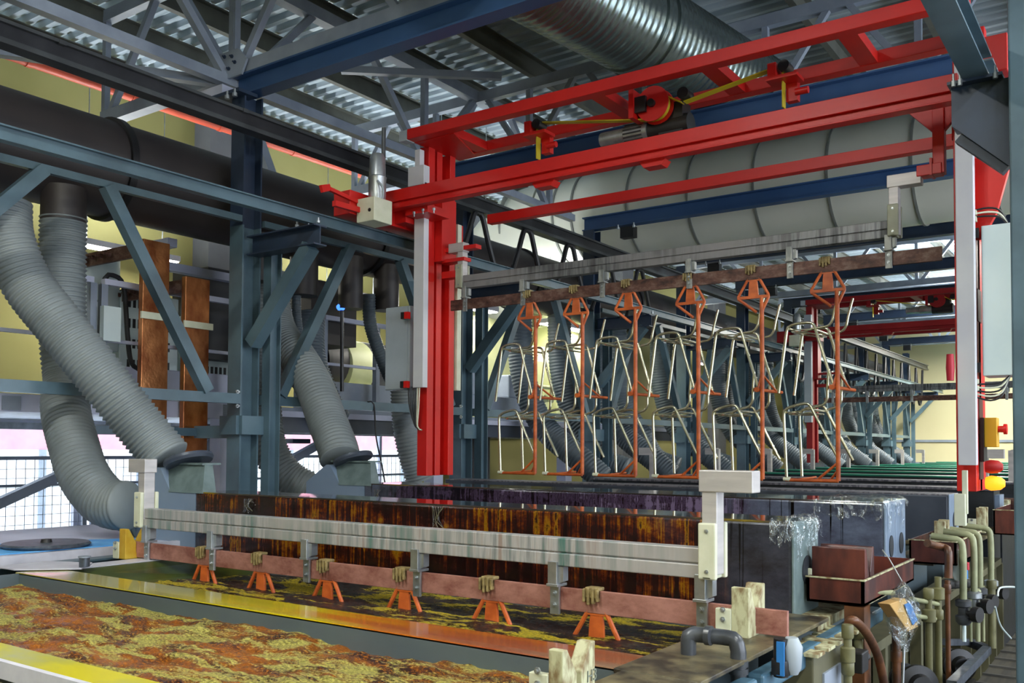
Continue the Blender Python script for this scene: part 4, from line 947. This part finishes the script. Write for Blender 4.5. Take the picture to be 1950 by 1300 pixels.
# ================================================================ mezzanine behind the left columns
MZ = 2.80
t = thing('mezzanine', 'lilac-grey steel mezzanine deck behind the left columns', 'platform', (-8.8, 7, 0))
B().box(-10.7, -7.3, .5, 16.0, MZ-.10, MZ).build('deck_plate', 'steel_grey', t)
B().box(-7.36, -7.27, .5, 5.6, MZ-.14, MZ-.0).build('edge_beam', 'lilac_white', t)
B().box(-7.36, -7.27, 5.8, 16.0, MZ-.26, MZ-.10).build('edge_beam', 'pp_dark', t)
B().box(-7.30, -7.24, 5.8, 16.0, MZ-.10, MZ-.04).build('edge_strip', 'lilac_white', t)
B().box(-10.8, -10.7, .5, 16.0, MZ-.22, MZ-.14).build('cable_tray', 'zinc', t)
B().box(-7.75, -7.66, 6.9, 8.6, MZ+.02, MZ+.34).build('kick_panel', 'steel_grey', t)
for y in (2.6, 5.72, 8.9, 12.0):
    B().box(-7.5, -7.34, y-.09, y+.09, 0, MZ-.06).build('post', 'lilac_white', t)
for y in (3.55, 4.05): B().box(-7.27, -7.25, y, y+.14, 2.67, 2.78).build('splice_plate', 'steel_grey', t)
def railing(x, y0, y1, lab, n):
    t = thing('guard_rail', lab, 'railing', (x, (y0+y1)/2, MZ), 'mezzanine railings')
    B().box(x-.03, x+.03, y0, y1, MZ+1.0, MZ+1.05).build('top_rail', 'lilac_white', t)
    B().box(x-.02, x+.02, y0, y1, MZ+.50, MZ+.53).build('middle_rail', 'lilac_white', t)
    for k in range(n):
        y = y0+(y1-y0)*k/(n-1); B().box(x-.03, x+.03, y-.03, y+.03, MZ, MZ+1.0).build('post', 'steel_grey', t)
railing(-7.5, 2.0, 4.4, 'pale railing on the mezzanine at the far left edge', 3)
railing(-7.5, 4.5, 7.0, 'pale railing on the mezzanine beside the copper busbars', 4)
railing(-7.5, 7.1, 9.6, 'pale railing on the mezzanine behind the grey cabinet', 4)
o = B().box(-7.44, -7.38, 4.44, 4.60, 3.30, 3.60).build('junction_box', 'cabinet'); tag(o, 'small pale switch box on the railing right of the thick hoses', 'box')
o = B().tube(spline([P(190, 575, X=-7.6), P(200, 530, X=-7.6), P(215, 524, X=-7.6), P(235, 545, X=-7.6), P(243, 640, X=-7.6), P(250, 690, X=-7.6), P(268, 705, X=-7.6)], .03), .022, 8).build('power_cable', 'rubber', smooth=True); tag(o, 'thick black cable arching over the railing left of the copper busbars', 'cable')
# rectifier cabinets
for k, (y0, y1, zz) in enumerate(((5.1, 5.75, 3.9), (5.85, 6.6, 3.75))):
    t = thing('rectifier_cabinet', 'white rectifier cabinet with vent slots behind the %s copper busbar' % ('left' if k == 0 else 'right'), 'cabinet', (-8.4, (y0+y1)/2, MZ))
    B().box(-8.9, -8.2, y0, y1, MZ, zz).build('housing', 'cabinet', t, bevel=.01)
    for j in range(5):
        for i in range(9): B().box(-8.2, -8.195, y0+.08+i*.055, y0+.11+i*.055, MZ+.15+j*.2, MZ+.24+j*.2).build('vent_slot', 'black', t)
t = thing('rectifier_cabinet', 'grey-white low cabinet on the mezzanine right of the busbars', 'cabinet', (-8.1, 6.2, MZ)); B().box(-8.3, -7.9, 4.9, 6.6, MZ, MZ+.34).build('housing', 'lilac_white', t, bevel=.01)
o = B().box(-8.6, -8.0, 5.95, 6.45, 3.3, 4.25).build('black_cabinet', 'black'); tag(o, 'tall black cabinet front just left of the front column', 'cabinet')
# copper busbars
BX = -7.2
for k, (ya, yb, zt, zb_) in enumerate(((P(270, 460, X=BX).y, P(320, 460, X=BX).y, P(295, 460, X=BX).z, 2.3), (P(350, 530, X=BX).y, P(396, 530, X=BX).y, P(372, 530, X=BX).z, P(372, 962, X=BX).z))):
    t = thing('busbar', 'wide vertical copper busbar, %s' % ('left and taller of the two' if k == 0 else 'right and lower reaching of the two'), 'busbar', (BX, (ya+yb)/2, zb_))
    B().box(BX-.03, BX+.03, ya, yb, zb_, zt).build('copper_sheet', 'copper', t, bevel=.004)
    B().box(-8.25, BX, ya+.02, ya+.05, zt-.14, zt-.02).build('top_link', 'bar_brown', t)
    B().box(BX+.03, BX+.05, ya-.02, yb+.03, 3.50 if k == 0 else 3.47, 3.56 if k == 0 else 3.53).build('clamp_strip', 'cream', t)
    for j in range(5): B().bolt((-8.2+j*.13, ya, zt-.08), (0, -1, 0), .022, .03).build('bolt', 'bar_brown', t)
o = B().box(-7.1, -7.06, 4.05, 5.25, 2.49, 2.56).box(-7.1, -6.58, 5.16, 5.24, 2.47, 2.58).build('busbar_support', 'steel_blue'); tag(o, 'short drilled blue beam crossing low in front of the copper busbars', 'beam')
o = B().box(-8.7, -7.6, 5.2, 5.3, 4.28, 4.36).box(-8.0, -7.9, 5.2, 7.2, 4.12, 4.2).build('cable_ladder', 'lilac_white'); tag(o, 'drilled white cable ladder under the black duct', 'cable ladder')
o = B().cyl((-8.4, 4.9, 3.3), (-8.4, 4.9, 4.2), .27, 28).build('round_vessel', 'cabinet', smooth=True); tag(o, 'pale round vessel seen above the railing left of the busbars', 'vessel')
# second dark duct and cream machines further back
t = thing('exhaust_duct', 'second black round duct low behind the railing, right of the front column', 'duct', (-8.6, 7.4, 3.4))
B().tube([(-8.6, 6.9, 3.45), (-8.6, 9.6, 3.45)], .33, 32).build('pipe', 'duct_dark', t, smooth=True); B().lathe((-8.6, 7.9, 3.45), (0, 1, 0), [(0, .36), (.06, .36)], 32).build('flange', 'black', t, smooth=True)
o = B().box(-8.2, -7.6, 7.0, 7.7, 3.55, 4.25).build('duct_plenum', 'duct_dark'); tag(o, 'square black plenum hanging below the main duct', 'duct')
def fan(x, y, lab):
    t = thing('blower', lab, 'machine', (x, y, MZ), 'cream blowers on the mezzanine')
    B().lathe((x, y-.25, MZ+.62), (0, 1, 0), [(0, .30), (.05, .36), (.45, .36), (.5, .30)], 32).build('fan_casing', 'machine_cream', t, smooth=True)
    B().box(x-.4, x+.4, y-.35, y+.35, MZ, MZ+.25).build('base', 'machine_cream', t, bevel=.01)
    B().lathe((x+.0, y-.25, MZ+.62), (0, -1, 0), [(0, .12), (.3, .12), (.31, .09), (.36, .09)], 20).build('drive_motor', 'motor', t, smooth=True)
fan(-8.6, 8.5, 'cream blower left of the side cabinet'); 
for k, (y, h, w) in enumerate(((10.9, 1.5, .9), (12.0, 1.2, .8), (13.1, 1.6, .9), (14.3, 1.3, .9))):
    t = thing('scrubber_unit', 'cream air scrubber unit seen through the chair frames, %s from the left' % ORD[k], 'machine', (-8.2, y, MZ), 'cream scrubbers')
    B().box(-8.8, -7.95, y-w/2, y+w/2, MZ, MZ+h).build('housing', 'machine_cream', t, bevel=.03)
    B().box(-7.95, -7.91, y-w/2+.08, y+w/2-.08, MZ+h*.35, MZ+h*.8).build('door_panel', 'machine_cream', t, bevel=.005)
    B().lathe((-8.35, y, MZ+h), (0, 0, 1), [(0, .2), (.25, .2), (.3, .26), (.34, .26)], 24).build('outlet', 'machine_cream', t, smooth=True)
    for j in range(3): B().lathe((-7.91, y-.2+.2*j, MZ+h*.3), (1, 0, 0), [(0, .04), (.12, .04), (.121, .06), (.14, .06)], 12).build('valve', 'pipe_cream', t, smooth=True)
    B().tube([(-7.85, y-w/2, MZ+.55), (-7.85, y+w/2, MZ+.55)], .03, 8).build('header_pipe', 'pipe_cream', t, smooth=True)
t = thing('pump_skid', 'pale blue pump skid on the mezzanine seen behind the leftmost chair frames', 'machine', (-7.6, 9.9, MZ))
B().box(-7.8, -7.4, 9.2, 11.2, MZ+.08, MZ+.30).build('skid', 'steel_grey', t, bevel=.01)
for y in (9.5, 10.5): B().box(-7.7, -7.4, y, y+.5, MZ+.30, MZ+.62).build('pump_cover', 'steel_grey', t, bevel=.02)
o = B().tube([(-9.4, 7.3, 3.62), (-9.4, 11.2, 3.62)], .06, 12).box(-9.43, -9.37, 7.5, 7.56, MZ, 3.6).box(-9.43, -9.37, 10.9, 10.96, MZ, 3.6).build('red_pipe', 'red', smooth=True); tag(o, 'red pipe low behind the mezzanine railing', 'pipe')
# fence in front of the windows
def fence(x, y0, y1, lab):
    t = thing('mesh_fence', lab, 'fence', (x, (y0+y1)/2, 0), 'mesh fence panels before the windows')
    B().box(x-.02, x+.02, y0, y0+.05, 0, 2.28).build('post', 'steel_grey', t); B().box(x-.02, x+.02, y1-.05, y1, 0, 2.28).build('post', 'steel_grey', t)
    B().box(x-.015, x+.015, y0, y1, 2.24, 2.28).box(x-.015, x+.015, y0, y1, 1.95, 1.98).box(x-.015, x+.015, y0, y1, .3, .34).build('frame_rail', 'steel_grey', t)
    b = B(); y = y0+.1
    while y < y1: b.box(x-.003, x+.003, y, y+.006, .34, 2.24); y += .1
    z = .44
    while z < 2.24: b.box(x-.003, x+.003, y0, y1, z, z+.006); z += .1
    b.build('wire_mesh', 'steel_grey', t)
for k in range(6): fence(-10.0, 3.0+1.45*k, 4.4+1.45*k, 'grey mesh fence panel before the bright windows, %s from the left' % ORD[k])
for k, (ya, za, yb, zb_) in enumerate(((3.6, 1.35, 5.6, 2.2), (6.3, 1.7, 7.2, 2.45), (8.35, 2.15, 9.3, 2.55))):
    o = B().bar((-9.6, ya, za), (-9.6, yb, zb_), .1, .1).build('window_brace', 'steel_grey'); tag(o, 'slanting grey brace before the windows, %s from the left' % ORD[k], 'brace', 'slanting window braces')
for k, y in enumerate((4.05, 6.35, 7.45, 9.5)):
    o = B().box(-9.7, -9.6, y-.05, y+.05, 0, 2.62).build('window_post', 'steel_grey'); tag(o, 'slim grey post before the bright windows, %s from the left' % ORD[k], 'post', 'slim posts before the windows')
t = thing('ladder_frame', 'small grey lamp unit under the dark platform edge right of the arching hose', 'lamp', (-9.2, 8.2, 2.5)); B().box(-9.3, -9.1, 8.1, 8.4, 2.44, 2.5).build('housing', 'steel_dark', t)
o = B().tube(spline([P(700, 765, X=-6.36), P(712, 770, X=-6.36), P(716, 830, X=-6.3), P(728, 890, X=-6.3), P(734, 925, X=-6.3)], .04), .008, 6).build('loose_cable', 'rubber', smooth=True); tag(o, 'thin dark cable dangling from the blue rail left of the red mast', 'cable')
o = B().cyl(P(651, 590, X=-7.0), P(651, 745, X=-7.0), .02, 10).build('vertical_conduit', 'rail_black', smooth=True); tag(o, 'dark vertical conduit pipe topped by a small blue light', 'pipe')
t = thing('indicator_lamp', 'small glowing blue indicator light on the dark conduit', 'lamp', tuple(P(649, 585, X=-7.0))); q = P(649, 585, X=-7.0)
B().lathe(q-Vector((0, 0, .03)), (0, 0, 1), [(0, .03), (.02, .045), (.045, .045), (.07, .02)], 16).build('lens', 'led_blue', t, smooth=True)

# ================================================================ right side of the line
RX = -1.10
t = thing('rim_support', 'dirty blue channel frame under the right ends of the front tanks', 'frame', (-1.08, 3, 1.5))
for a, b_ in ((1.6, 2.9), (2.95, 3.6), (3.68, 4.15), (4.2, 4.55)): B().box(-1.12, -1.06, a, b_, 1.60, 1.665).build('channel_piece', 'frame_blue', t, bevel=.01)
B().box(-1.4, -1.14, 3.8, 5.4, 1.66, 1.70).build('pale_ledge', 'cream_dirty', t)
B().box(-1.3, -1.12, 1.6, 9.0, 1.42, 1.47).build('lower_rail', 'tank_pale', t)
for k in range(18):
    y = 1.9+k*.42; B().box(-1.18, -1.12, y, y+.05, .3, 1.42).build('upright', 'tank_pale', t)
o = B().box(-1.30, -1.19, 1.6, 9.0, .3, 1.42).build('tank_side_wall', 'tank_pale'); tag(o, 'pale ribbed side wall under the right tank ends', 'panel')
t = thing('cable_box', 'pale cabinet with a dark grille low at the right under the tanks', 'cabinet', (-1.0, 3.75, 1.0))
ca, cb_ = P(1550, 1250, X=-1.03), P(1606, 1216, X=-1.03)
B().box(-1.15, -1.03, ca.y, cb_.y, .6, ca.z).build('housing', 'tank_pale', t, bevel=.008); B().box(-1.03, -1.022, ca.y+.1, ca.y+.32, ca.z-.35, ca.z-.08).build('grille', 'steel_grey', t)
b = B()
for k in range(5): b.box(-1.15, -1.01, ca.y-.02+k*.13, ca.y+.07+k*.13, ca.z, ca.z+.012)
b.build('top_slat', 'cream_dirty', t)
# overflow pipe over the rim
t = thing('overflow_pipe', 'grey plastic overflow pipe bent over the rim of the dark bath', 'pipe', (-1.3, 2.95, 1.72))
pp = [P(1311, 1250, Y=2.86), P(1311, 1212, Y=2.86), P(1322, 1207, Y=2.87), P(1385, 1214, Y=2.9), P(1400, 1220, Y=2.9), P(1406, 1240, Y=2.9), P(1406, 1310, Y=2.9)]
B().tube([pp[0], pp[1].lerp(pp[0], .1)]+spline([pp[1], pp[2]], .01)+spline([pp[2], pp[3], pp[4], pp[5]], .01)+[pp[6]], .026, 16).build('pipe', 'pipe_dark', t, smooth=True)
for q, ax in ((P(1406, 1282, Y=2.9), (0, 0, 1)), (P(1406, 1268, Y=2.9), (0, 0, 1)), (P(1345, 1209, Y=2.87), (1, 0, 0))): B().lathe(q, ax, [(0, .032), (.018, .032)], 18).build('pipe_collar', 'pipe_dark', t, smooth=True)
# drip trays with copper walls
def tray(x0, x1, y0, y1, z0, z1, lab):
    t = thing('drip_tray', lab, 'tray', ((x0+x1)/2, (y0+y1)/2, z0), 'brown drip trays')
    B().box(x0, x1, y0, y0+.012, z0, z1).box(x0, x1, y1-.012, y1, z0, z1).box(x1-.012, x1, y0, y1, z0, z1).box(x0, x0+.012, y0, y1, z0, z1).box(x0, x1, y0, y1, z0, z0+.01).build('tray_wall', 'tray_brown', t)
    B().box(x0-.004, x1+.006, y0-.006, y0+.002, z1-.004, z1+.002).box(x1-.002, x1+.006, y0, y1, z1-.004, z1+.002).build('tray_edge', 'cream_dirty', t)
    for k in range(3): B().bolt((x1-.012, y0+.15+.25*k, z1-.04), (-1, 0, 0), .014, .01).build('bolt', 'chrome', t)
tc = P(1645, 1105, X=-1.0); te = P(1740, 1066, X=-1.0)
tray(-1.235, -1.0, tc.y, te.y, 1.755, tc.z, 'rusty brown open tray right of the front extraction box')
tray(-1.24, -.98, 5.97, 6.9, 1.72, 1.86, 'rusty brown tray behind the second extraction box end')
tray(-1.1, -.85, 8.4, 9.4, 1.72, 1.92, 'rusty brown tray far behind beside the cream pipes')
t = saddle(-1.23, tc.y+.13, 1.768, 'long V block with dark top sitting inside the rusty brown tray', 'tray_brown', .215, .222, .075)
t = thing('tray_post', 'rusty brown square post under the tray corner', 'post', (-1.04, tc.y+.1, 0)); B().box(-1.08, -1.0, tc.y+.0, tc.y+.1, .3, 1.75).build('post', 'pipe_brown', t)
# vertical pipes, valves
def vpipe(u, v0, v1, x, r, m_, lab, cols=(), grp='vertical pipes beside the tanks'):
    a = P(u, v0, X=x); b0 = P(u, v0, X=x); z1 = P(u, v1, X=x).z
    t = thing('vertical_pipe', lab, 'pipe', (a.x, a.y, max(z1, .3)), grp)
    zb = max(.3, z1-.6) if v1 >= 1290 else z1
    B().cyl((a.x, a.y, zb), a, r, 16).build('pipe', m_, t, smooth=True)
    for vv, k in cols:
        z = P(u, vv, X=x).z; B().lathe((a.x, a.y, z), (0, 0, 1), [(0, r*1.25), (.006, r*k), (.05*k/1.5, r*k), (.05*k/1.5+.006, r*1.25)], 18).build('union', m_, t, smooth=True)
    return t
vpipe(1768, 1128, 1300, -1.0, .018, 'pipe_beige', 'beige vertical pipe with a union, left of a pair', ((1140, 1.5), (1185, 2.0)))
vpipe(1786, 1098, 1300, -1.0, .018, 'pipe_beige', 'beige vertical pipe with a union, right of a pair', ((1142, 1.9), (1180, 1.5)))
vpipe(1804, 1105, 1300, -.98, .014, 'pipe_brown', 'brownish slim vertical pipe between the beige pipes', ((1130, 1.4),))
vpipe(1614, 1200, 1300, -.98, .016, 'pipe_beige', 'dirty cream vertical pipe with union beside the brown hose', ((1215, 1.4), (1262, 1.7), (1285, 1.5)))
vpipe(1634, 1190, 1240, -1.02, .02, 'pipe_beige', 'short beige pipe behind the dirty cream one', ((1215, 1.5),))
vpipe(1888, 1105, 1235, -.92, .024, 'pipe_beige', 'thick beige pipe farthest right beside the walkway', ((1120, 1.3),))
vpipe(1861, 1120, 1222, -.95, .014, 'pipe_cream', 'cream pipe second from the walkway', ((1140, 1.6),))
vpipe(1872, 1115, 1222, -.94, .009, 'pipe_cream', 'very thin cream pipe beside the thick beige one', ())
vpipe(1835, 1130, 1222, -.96, .012, 'cabinet', 'pale thin pipe behind the white tank ends', ())
vpipe(1848, 1140, 1222, -.96, .009, 'pipe_cream', 'thin cream pipe among the right pipe bundle', ())
vpipe(1706, 1150, 1300, -1.02, .02, 'pipe_brown', 'dark brown standing pipe behind the bagged box', ((1260, 1.3),))
vpipe(1487, 1215, 1288, -1.03, .024, 'black', 'short black pipe below the copper bar end', ((1284, 1.3),))
def elbow(pts, r, m_, lab, grp='cream elbow pipes'):
    o = B().tube([Vector(pts[0])]+spline(pts, .015)[1:], r, 16).build('elbow_pipe', m_, smooth=True); return tag(o, lab, 'pipe', grp)
for k, (u, v, y) in enumerate(((1826, 1026, 6.0), (1847, 1017, 6.35), (1858, 1013, 6.6), (1880, 1005, 7.1))):
    a = P(u, v, Y=y); r = .02
    elbow([(a.x-.15, a.y, a.z+.01), (a.x-.05, a.y, a.z), (a.x, a.y, a.z-.01), (a.x+.02, a.y, a.z-.07), (a.x+.02, a.y, a.z-.35)], r, 'pipe_cream', 'cream elbow pipe turning down at the right tank ends, %s from the left' % ORD[k])
    t = thing('valve', 'metal and black valve below the %s cream elbow' % ORD[k], 'valve', (a.x+.02, a.y, a.z-.5), 'valves under the cream elbows')
    B().lathe((a.x+.02, a.y, a.z-.50), (0, 0, 1), [(0, .03), (.02, .045), (.05, .045), (.06, .03), (.10, .03), (.11, .045), (.14, .045), (.15, .03)], 18).build('valve_body', 'zinc' if k % 2 else 'pipe_dark', t, smooth=True)
    B().lathe((a.x+.02, a.y, a.z-.43), (1, -.4, 0), [(0, .018), (.06, .018), (.061, .045), (.10, .045)], 14).build('hand_wheel', 'black', t, smooth=True)
a = P(1808, 985, Y=5.6)
elbow([P(1766, 1034, X=-1.08), P(1788, 1040, X=-1.05), P(1800, 1043, X=-1.02), P(1806, 1052, X=-1.0), P(1806, 1100, X=-1.0)], .022, 'pipe_brown', 'brown elbow pipe beside the second box end')
# brown hose loop
t = hose([P(1612, 1205, X=-1.0), P(1616, 1185, X=-1.0), P(1625, 1180, X=-.98), P(1650, 1205, X=-.97), P(1672, 1250, X=-.96), P(1685, 1310, X=-.95)], .018, .03, 14, .01).build('rubber_hose', 'pipe_brown', smooth=True); tag(t, 'brown rubber hose looping down at the lower right', 'hose')
t = thing('black_valve', 'black square valve handle on the dirty cream pipe', 'valve', tuple(P(1648, 1262, X=-.96))); q = P(1636, 1258, X=-.96); B().cb(q, .05, .09, .08).lathe(q+Vector((0, .04, 0)), (0, 1, 0), [(0, .02), (.06, .02)], 12).build('handle', 'black', t, bevel=.006)
for k, (u0, v0, u1, v1, m_, lab) in enumerate(((1700, 1128, 1640, 1128, 'pipe_cream', 'thin cream pipe running level left of the paired pipes'), (1786, 1150, 1735, 1140, 'pipe_cream', 'short cream pipe joining the paired pipes'), (1780, 1178, 1740, 1172, 'pipe_cream', 'lower short cream pipe joining the paired pipes'), (1848, 1110, 1800, 1112, 'black', 'fat black pipe running level below the cream elbows'))):
    o = B().cyl(P(u0, v0, X=-1.0), P(u1, v1, X=-1.02), .012 if k < 3 else .03, 12).build('level_pipe', m_, smooth=True); tag(o, lab, 'pipe', 'short level pipes at right')
# hanging bagged instrument
t = thing('bagged_instrument', 'tan box instrument with a screen hanging in a clear plastic bag', 'instrument', tuple(P(1718, 1165, X=-.92)))
q = P(1718, 1168, X=-.92)
B().prism([P(*a, X=-.92) for a in ((1694, 1150), (1724, 1139), (1749, 1193), (1730, 1202))], (-.05, 0, 0)).build('box', 'tan_box', t, bevel=.003)
B().prism([P(*a, X=-.917) for a in ((1721, 1151), (1731, 1146), (1746, 1180), (1737, 1190))], (.004, 0, 0)).build('screen', 'label_blue', t)
vs = []; fs = []; nu, nv = 20, 16
for i in range(nu+1):
    zz = q.z+.14-.30*i/nu; rr = .012+.075*math.sin(min(1, i/nu*1.1)*PI*.92)
    for j in range(nv):
        a = 2*PI*j/nv; w = rr*(1+.25*noise.noise(Vector((i*.7, j*.9, 2)))); vs.append((q.x+w*math.cos(a)*.8, q.y+.01+w*math.sin(a), zz))
for i in range(nu):
    for j in range(nv): fs.append((i*nv+j, i*nv+(j+1) % nv, (i+1)*nv+(j+1) % nv, (i+1)*nv+j))
B().add(vs, fs).build('bag', 'film', t, smooth=True)
B().tube([q+Vector((0, 0, .14)), q+Vector((-.05, -.02, .24)), q+Vector((-.08, 0, .27))], .003, 6).build('hanging_wire', 'zinc_dull', t)
B().tube(spline([q+Vector((0, .03, -.15)), q+Vector((0, .0, -.3)), q+Vector((0, -.05, -.6))], .03), .005, 6).build('bag_tail', 'zinc', t)
t = thing('bagged_meter', 'wrapped pale meter with a blue stripe below the copper bar end', 'instrument', tuple(P(1506, 1245, X=-1.0))); q = P(1508, 1248, X=-1.0)
B().lathe(q+Vector((0, 0, -.06)), (0, 0, 1), [(0, .02), (.02, .03), (.09, .035), (.12, .02)], 18).build('meter_body', 'cabinet_grey', t, smooth=True)
B().box(q.x-.035, q.x-.01, q.y-.05, q.y-.04, q.z-.06, q.z+.05).build('blue_stripe', 'label_blue', t)
t = thing('bagged_meter', 'wrapped flow meter with red and blue tags beside the cream elbows', 'instrument', tuple(P(1826, 1080, X=-.98))); q = P(1826, 1085, X=-.98)
B().lathe(q+Vector((0, 0, -.06)), (0, 0, 1), [(0, .025), (.03, .04), (.14, .04), (.18, .03)], 18).build('meter_body', 'cabinet', t, smooth=True)
B().box(q.x+.03, q.x+.045, q.y-.03, q.y+.03, q.z-.05, q.z+.0).build('blue_tag', 'label_blue', t); q2 = P(1840, 1078, X=-.97); B().cb(q2, .03, .05, .05).build('red_cap', 'label_red', t, bevel=.006)
# pumps at the foot
for k, (u, v) in enumerate(((1736, 1298), (1815, 1262))):
    q = P(u, v, X=-1.05)
    t = thing('circulation_pump', 'black circulation pump low at right, %s' % ('cut by the photo bottom' if k == 0 else 'beside the dark hand rail'), 'pump', tuple(q), 'black pumps')
    B().lathe(q, (.55, -.8, .05), [(-.14, .06), (-.1, .075), (.06, .075), (.065, .10), (.09, .10), (.1, .06), (.13, .05)], 28).build('motor_casing', 'black', t, smooth=True)
    for j in range(6): B().lathe(q+Vector((.55, -.8, .05)).normalized()*(-.09+.025*j), (.55, -.8, .05), [(0, .08), (.006, .08)], 24).build('cooling_rib', 'pipe_dark', t, smooth=True)
    B().cb(q-Vector((0, 0, .15)), .2, .3, .08).build('pump_base', 'black', t)
t = thing('hand_rail', 'dark steel rail slanting along the walkway edge', 'railing', (-.93, 6, 1.2))
B().bar(P(1812, 1305, X=-.9), P(1880, 1236, X=-.95), .05, .05).bar(P(1880, 1236, X=-.95), P(1845, 1222, X=-1.08), .05, .05).bar(P(1845, 1222, X=-1.08), P(1800, 1222, X=-1.1), .04, .04).build('rail', 'motor', t)
# walkway on the right
t = thing('walkway', 'brown ribbed walkway along the right side of the line', 'walkway', (1, 8, 0))
wz = P(1934, 1204, X=-.86).z
B().box(-.86, -.06, 5.3, 31, wz-.05, wz).build('deck_plank', 'walk', t)
b = B()
for k in range(60): b.box(-.86, -.06, 5.3+k*.25, 5.32+k*.25, wz, wz+.012)
b.build('tread_rib', 'floor_dark', t)
for y in (6, 9, 12, 15, 18): B().box(-.8, -.7, y, y+.1, 0, wz-.05).build('leg', 'steel_dark', t)
o = B().box(-.3, 2.5, 9.5, 9.55, wz, wz+.95).build('grey_screen', 'concrete'); tag(o, 'flat grey-brown screen panel right of the black valves', 'panel')
o = B().tube(spline([P(1900, 1135, X=-.82), P(1903, 1120, X=-.82), P(1925, 1117, X=-.8), P(1950, 1120, X=-.78)], .03), .006, 8).tube(spline([P(1895, 1155, X=-.85), P(1905, 1190, X=-.85), P(1925, 1215, X=-.84)], .03), .006, 8).build('thin_hose', 'cabinet', smooth=True); tag(o, 'thin pale hose arching beside the right edge column', 'hose')

# ================================================================ fill lamps added to light the hall
LP = [(-3.2, .4, 6.3), (-3.2, -2.4, 6.3), (1.6, 1.2, 6.3), (1.6, -2.4, 6.3), (-8.2, .2, 6.2), (2.4, 6.5, 6.3), (2.4, 10.5, 6.3), (2.4, 14.5, 6.3), (2.4, 19, 6.3), (2.4, 24, 6.3),
      (-3.0, 20.5, 5.2), (-10.2, 6.4, 4.7), (-10.2, 10.2, 4.7), (-10.2, 14, 4.7), (-10.2, 18.5, 4.7), (-10.2, 24, 4.7), (-3.75, 29.6, 5.6), (-3.45, 27, 5.4), (-7.75, 12.6, 4.3), (-7.75, 9.9, 4.3)]  # some hidden behind duct and cabinet, added to brighten walls and machines
ROW = lambda x: 'left wall row' if x < -7 else ('middle row' if x < 0 else 'right row')
CNT = {}
for k, (x, y, z) in enumerate(LP):
    rw = ROW(x); CNT[rw] = CNT.get(rw, 0)+1
    t = thing('fill_lamp', 'added long white fill lamp of the %s, %s in that row' % (rw, ORD[CNT[rw]-1]), 'lamp', (x, y, z), 'added fill lamps')
    B().box(x-.1, x+.1, y-.7, y+.7, z+.03, z+.1).build('housing', 'plate_white', t, bevel=.006)
    B().box(x-.085, x+.085, y-.68, y+.68, z+.015, z+.03).build('diffuser', 'lamp_glow', t)
    for dy in (-.5, .5): B().cyl((x, y+dy, z+.1), (x, y+dy, 6.95), .006, 6).build('suspension_wire', 'zinc', t)
    ld = bpy.data.lights.new('fill_light', 'AREA'); ld.shape = 'RECTANGLE'; ld.size = .2; ld.size_y = 1.4; ld.energy = LAMP_POWER*(.35 if x < -7 else (1.0 if y < 12 else (2.0 if y < 18 else 3.2))); ld.color = LAMP_COL
    lo = bpy.data.objects.new('fill_light', ld); COL.objects.link(lo); lo.parent = t; lo.location = (0, 0, 0)
    ld = ld.copy(); ld.energy *= 1.25; ld.color = (.9, .95, 1.0); lo = bpy.data.objects.new('fill_uplight', ld); COL.objects.link(lo); lo.parent = t; lo.location = (0, 0, .115); lo.rotation_euler = (PI, 0, 0)  # upward light added to brighten the roof deck
# daylight falling in through the left windows and the added right ones
for nm, loc, rot, sx, sy, e in (('window_daylight_left', (XL-.25, 7.5, 1.73), (0, -PI/2, 0), 1.97, 11.0, 1), ('window_daylight_right', (XR+.25, 6, 3.2), (0, PI/2, 0), 4.0, 16.0, 1)):
    ld = bpy.data.lights.new(nm, 'AREA'); ld.shape = 'RECTANGLE'; ld.size = sx; ld.size_y = sy; ld.energy = e; ld.color = (.80, .88, 1.0); ld.cycles.is_portal = True
    lo = bpy.data.objects.new(nm, ld); COL.objects.link(lo); lo.location = loc; lo.rotation_euler = rot
# tidy helper properties
for ob in list(bpy.data.objects):
    if '_o' in ob: del ob['_o']
